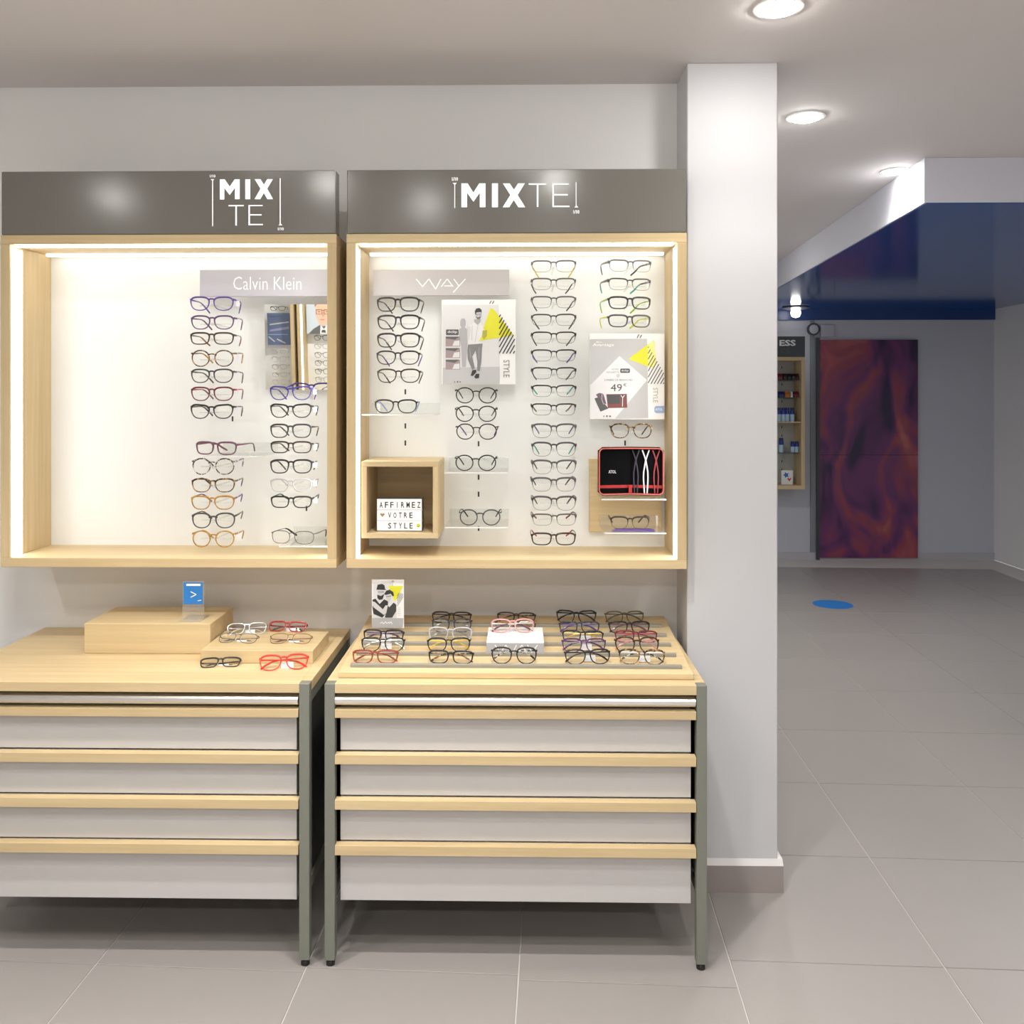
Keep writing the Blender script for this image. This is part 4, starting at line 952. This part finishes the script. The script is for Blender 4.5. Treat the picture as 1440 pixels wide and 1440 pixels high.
def lay(px0, px1, pyb, z, style, fc, label, lean=40, rz=0, **k):
    p = un((px0 + px1) / 2, pyb, Z=z); w = (px1 - px0) * (p - CAM).dot(FWD) / F_PX
    glasses(label, GL, style, fc, (p.x, p.y, z + .0034), w, (R(-lean), 0, R(rz)), folded=True, **k)
lay(318, 374, 893, zr, 'soft', 'silver', 'silver eyeglasses at the back of the low oak riser', tagged=True, rz=8)
lay(374, 430, 889, zr, 'rectangular', 'red', 'red eyeglasses at the back of the low oak riser', tc='red', tip='charcoal', rz=-6, tagged=True)
lay(303, 361, 905, zr, 'thin metal', 'gunmetal', 'thin grey metal eyeglasses at the front of the low oak riser', lean=50, tagged=True, rz=-4)
lay(376, 437, 906, zr, 'thin metal', 'bronze', 'thin bronze eyeglasses with red temples on the front of low riser', tc='burgundy', lean=50, tagged=True)
lay(280, 337, 939, ZTOP, 'rectangular', 'black', 'black eyeglasses on the tabletop before the low oak riser', lean=50, tagged=True, rz=8)
lay(364, 433, 943, ZTOP, 'soft', 'bright red', 'bright red eyeglasses on the tabletop before the low oak riser', lean=30, tagged=True, rz=10)

# blue card in clear holder on the tall riser
yk = max(pf.y, -.186) + .035 if x1t > rx0 else pf.y + .05
a = un(258, 849.5, Y=yk); b2 = un(285, 819, Y=yk); org = Vector(((a.x + b2.x) / 2, yk, zt2 + .001))
t = thing('card_holder', 'blue card in a clear upright holder on the tall oak riser', 'card holder', org)
part('holder', B(a.x - .004, b2.x + .004, yk + .0012, yk + .004, zt2 + .001, b2.z + .003), M_ACRYL, t, org)
part('holder_base', B(a.x - .004, b2.x + .004, yk - .03, yk + .05, zt2 + .0005, zt2 + .003), M_ACRYL, t, org)
bc = part('card', B(a.x, b2.x, yk, yk + .001, a.z, b2.z), P_BLUE, t, org)
mb = MB(); Yq = yk - .0008
mb.prect(262, 821, 282, 824, Yq).pline([(268, 832), (276, 836), (268, 840)], 1.2, Yq).pline([(278, 845), (283, 844)], 1, Yq)
part('card_print', mb, M_WHITE, bc, org, fix=False)

# ------------------------------------------------------------------ far shop behind the pillar
YFW = YF - 0.002
def far(px, py, Y=YFW - .25): return un(px, py, Y=Y)
yf_ = YF - .25
a = far(1040, 688, yf_); b2 = far(1132, 502, yf_); s2 = far(1132, 473, yf_)
org = Vector(((a.x + b2.x) / 2, YF, a.z)); w = .035
t = thing('accessory_cabinet', 'distant oak wall cabinet of care products under a dark sign', 'display cabinet', org)
part('bottom_panel', B(a.x, b2.x, yf_, YFW, a.z, a.z + w), OAK_X, t, org); part('top_panel', B(a.x, b2.x, yf_, YFW, b2.z - w, b2.z), OAK_X, t, org)
for xa in (a.x, b2.x - w): part('side_panel', B(xa, xa + w, yf_, YFW, a.z + w, b2.z - w), OAK_Z, t, org)
part('back_panel', B(a.x + w, b2.x - w, YFW - .02, YFW, a.z + w, b2.z - w), mat('grey_back', (.42, .42, .40), .6), t, org)
sg = part('sign_panel', B(a.x, b2.x, yf_, yf_ + .05, b2.z + .002, s2.z), mat('slate_sign', (.055, .065, .075), .4), t, org)
ysg = yf_ - .003
part('lettering', MB().ptext('ESS', 1096, 478, 1119, 486.5, ysg, bold=.03), M_LETTER, sg, org, fix=False)
part('lettering', MB().ptext('ES', 1098, 490, 1111, 496, ysg), P_GREY(.10), sg, org, fix=False)
sh_z = []
for i, py in enumerate((534, 559, 593, 636.5)):
    zz_ = far(1100, py, yf_ + .02).z; sh_z.append(zz_)
    part('shelf', B(a.x + w, b2.x - w, yf_ + .02, YFW - .02, zz_ - .012, zz_), OAK_X if i == 2 else M_GLASS, t, org)
sh_z.append(a.z + w)
for i in range(15):
    zz_ = a.z + w + .04 + i * .085
    if all(abs(zz_ + .01 - s_) > .025 for s_ in sh_z): part('rail_slot', B(b2.x - .16, b2.x - .152, YFW - .0215, YFW - .0202, zz_, zz_ + .022), M_SLOT, t, org)
mm = {'k': mat('far_black', (.015, .013, .016), .4), 'r': mat('far_red', (.16, .015, .02), .4), 'o': mat('far_orange', (.55, .16, .02), .5), 'w': mat('far_white', (.7, .7, .72), .5),
      'm': mat('far_maroon', (.08, .012, .02), .4), 'b': mat('far_blue', (.02, .05, .30), .4), 'c': mat('far_pale_blue', (.45, .62, .78), .4), 'n': mat('far_navy', (.012, .025, .14), .4)}
def case_far(px0, px1, shelf_i, hgt, m_, label, group):
    y = yf_ + .05; x0 = far(px0, 560, y).x; x1 = far(px1, 560, y).x; z0_ = sh_z[shelf_i] + .001
    o2 = Vector(((x0 + x1) / 2, y + .08, z0_)); t2 = thing('spectacle_case', label, 'case', o2, group=group)
    prof = [(0, 0), (.16, 0), (.16, hgt * .55), (.13, hgt), (.03, hgt), (0, hgt * .55)]
    part('lower_shell', MB().prism([(y, z0_), (y + .16, z0_), (y + .16, z0_ + hgt * .5), (y, z0_ + hgt * .5)], 0, x0 + .002, x1 - .002), m_, t2, o2, .002)
    part('lid', MB().prism([(y, z0_ + hgt * .51), (y + .16, z0_ + hgt * .51), (y + .14, z0_ + hgt), (y + .02, z0_ + hgt)], 0, x0 + .002, x1 - .002), m_, t2, o2, .002)
for (x0, x1, m_, nm) in ((1094, 1101, 'r', 'red'), (1101.5, 1107, 'k', 'black'), (1107.5, 1113, 'k', 'black'), (1113.5, 1119, 'k', 'black'), (1119.5, 1124, 'm', 'maroon')):
    case_far(x0, x1, 0, .06, mm[m_], '%s spectacle case on the top shelf of distant cabinet' % nm, 'cases on the distant top shelf')
for (x0, x1, m_, nm) in ((1095, 1103.5, 'n', 'navy'), (1104, 1111, 'o', 'orange'), (1112, 1115.5, 'w', 'pale'), (1116.5, 1124, 'r', 'dark red')):
    case_far(x0, x1, 1, .058, mm[m_], '%s spectacle case on the second shelf of distant cabinet' % nm, 'cases on the distant second shelf')
def bottle(pxc, rp, si, h, label, group):
    y = yf_ + .08; c_ = far(pxc, 600, y); z0_ = sh_z[si] + .001; r_ = rp / F_PX * (y - CAM.y)
    t2 = thing('solution_bottle', label, 'bottle', (c_.x, y, z0_), group=group)
    part('bottle_body', MB().lathe([(r_, 0), (r_, h * .52), (r_ * .98, h * .54)], n=14), mm['c'], t2, (0, 0, 0))
    part('label_band', MB().lathe([(r_ * 1.01, h * .52), (r_ * 1.01, h * .78)], n=14), mm['b'], t2, (0, 0, 0))
    part('cap', MB().lathe([(r_ * .9, h * .785), (r_ * .9, h), (r_ * .7, h * 1.0)], n=14), mm['n'], t2, (0, 0, 0))
for x in (1095.5, 1101.5, 1107.2, 1114): bottle(x, 2.9, 2, .135, 'blue and white bottle on the oak shelf of distant cabinet', 'bottles on the oak shelf')
bottle(1098.5, 3.2, 3, .14, 'tall blue and white bottle alone on glass shelf of distant cabinet', 'bottles on the glass shelf')
for x in (1114.5, 1120.3): bottle(x, 2.7, 3, .105, 'short blue and white bottle, one of two on the distant glass shelf', 'bottles on the glass shelf')
y = yf_ + .1; x0 = far(1099, 600, y).x; x1 = far(1115, 600, y).x; z0_ = a.z + w + .001
o2 = Vector(((x0 + x1) / 2, y, z0_)); t2 = thing('leaflet_box', 'white leaflet with blue star and red heart in distant cabinet', 'leaflet', o2)
bb = part('leaflet', B(x0, x1, y, y + .02, z0_, z0_ + .14), M_WHITE, t2, o2)
part('star_print', MB().ppoly([(1101 + 4.5 + (4.6 if k % 2 else 2.4) * math.cos(k * math.pi / 5), 668 + (4.6 if k % 2 else 2.4) * math.sin(k * math.pi / 5)) for k in range(10)], y - .001), P_BLUE, bb, o2, fix=False)
part('heart_print', MB().ppoly([(1110, 677), (1107, 673), (1108.5, 672), (1110, 673.4), (1111.5, 672), (1113, 673)], y - .001), mat('print_red', (.55, .06, .05), .5), bb, o2, fix=False)

# purple printed door panel, grey post, wall speaker
d0 = far(1148, 787, YF - .03).x
t = thing('printed_panel', 'tall panel with flowing purple and red print on the far wall', 'panel', (d0 + .5, YF - .02, 0))
zt_ = un(1150, 478, Y=YF - .03).z
part('print_sheet', B(d0 + .03, d0 + 1.0, YF - .034, YF - .016, .02, zt_), swirl('purple_swirl'), t, (d0 + .5, YF - .02, 0))
part('frame_edge', B(d0, d0 + .029, YF - .045, YF - .016, 0.0, zt_ + .02), mat('dark_frame', (.05, .05, .06), .4), t, (d0 + .5, YF - .02, 0))
part('seam', B(d0 + .03, d0 + 1.0, YF - .0352, YF - .0342, 1.04, 1.046), mat('dark_seam', (.05, .02, .03), .6), t, (d0 + .5, YF - .02, 0))
struct('trim_3', B(far(1140, 787, YF - .02).x, far(1146, 787, YF - .02).x, YF - .012, YF, .07, 2.38), mat('grey_post', (.24, .26, .28), .5))
c_ = far(1144, 463, YF - .02); t = thing('wall_speaker', 'round grey speaker with dark rim high on the far wall', 'speaker', (c_.x, YF - .002, c_.z))
part('rim', MB().lathe([(.062, -.001), (.062, -.03), (.046, -.03), (.046, -.001)], n=24, axis=1), mat('dark_rim', (.05, .06, .09), .4), t, (0, 0, 0))
part('grille', MB().lathe([(.045, -.002), (.045, -.028), (.02, -.034)], n=24, axis=1), mat('pale_grille', (.5, .52, .56), .5), t, (0, 0, 0))
a = far(1154, 474, YF - .02); b2 = far(1174, 456, YF - .02)
tag(obj('notice_plate', mesh('notice_plate', B(a.x, b2.x, YF - .022, YF - .002, a.z, b2.z), mat('plate_grey', (.45, .46, .52), .5), ((a.x + b2.x) / 2, YF, a.z), .006), None, ((a.x + b2.x) / 2, YF, a.z)), 'pale rounded plate beside the round wall speaker', 'plate')
c_ = un(1171, 850, Z=0)
tag(obj('floor_sticker', mesh('floor_sticker', MB().lathe([(.15, .0004), (.15, .0014)], n=32), P_BLUE), None, (c_.x, c_.y, 0)), 'round blue sticker on the grey floor tiles', 'sticker')
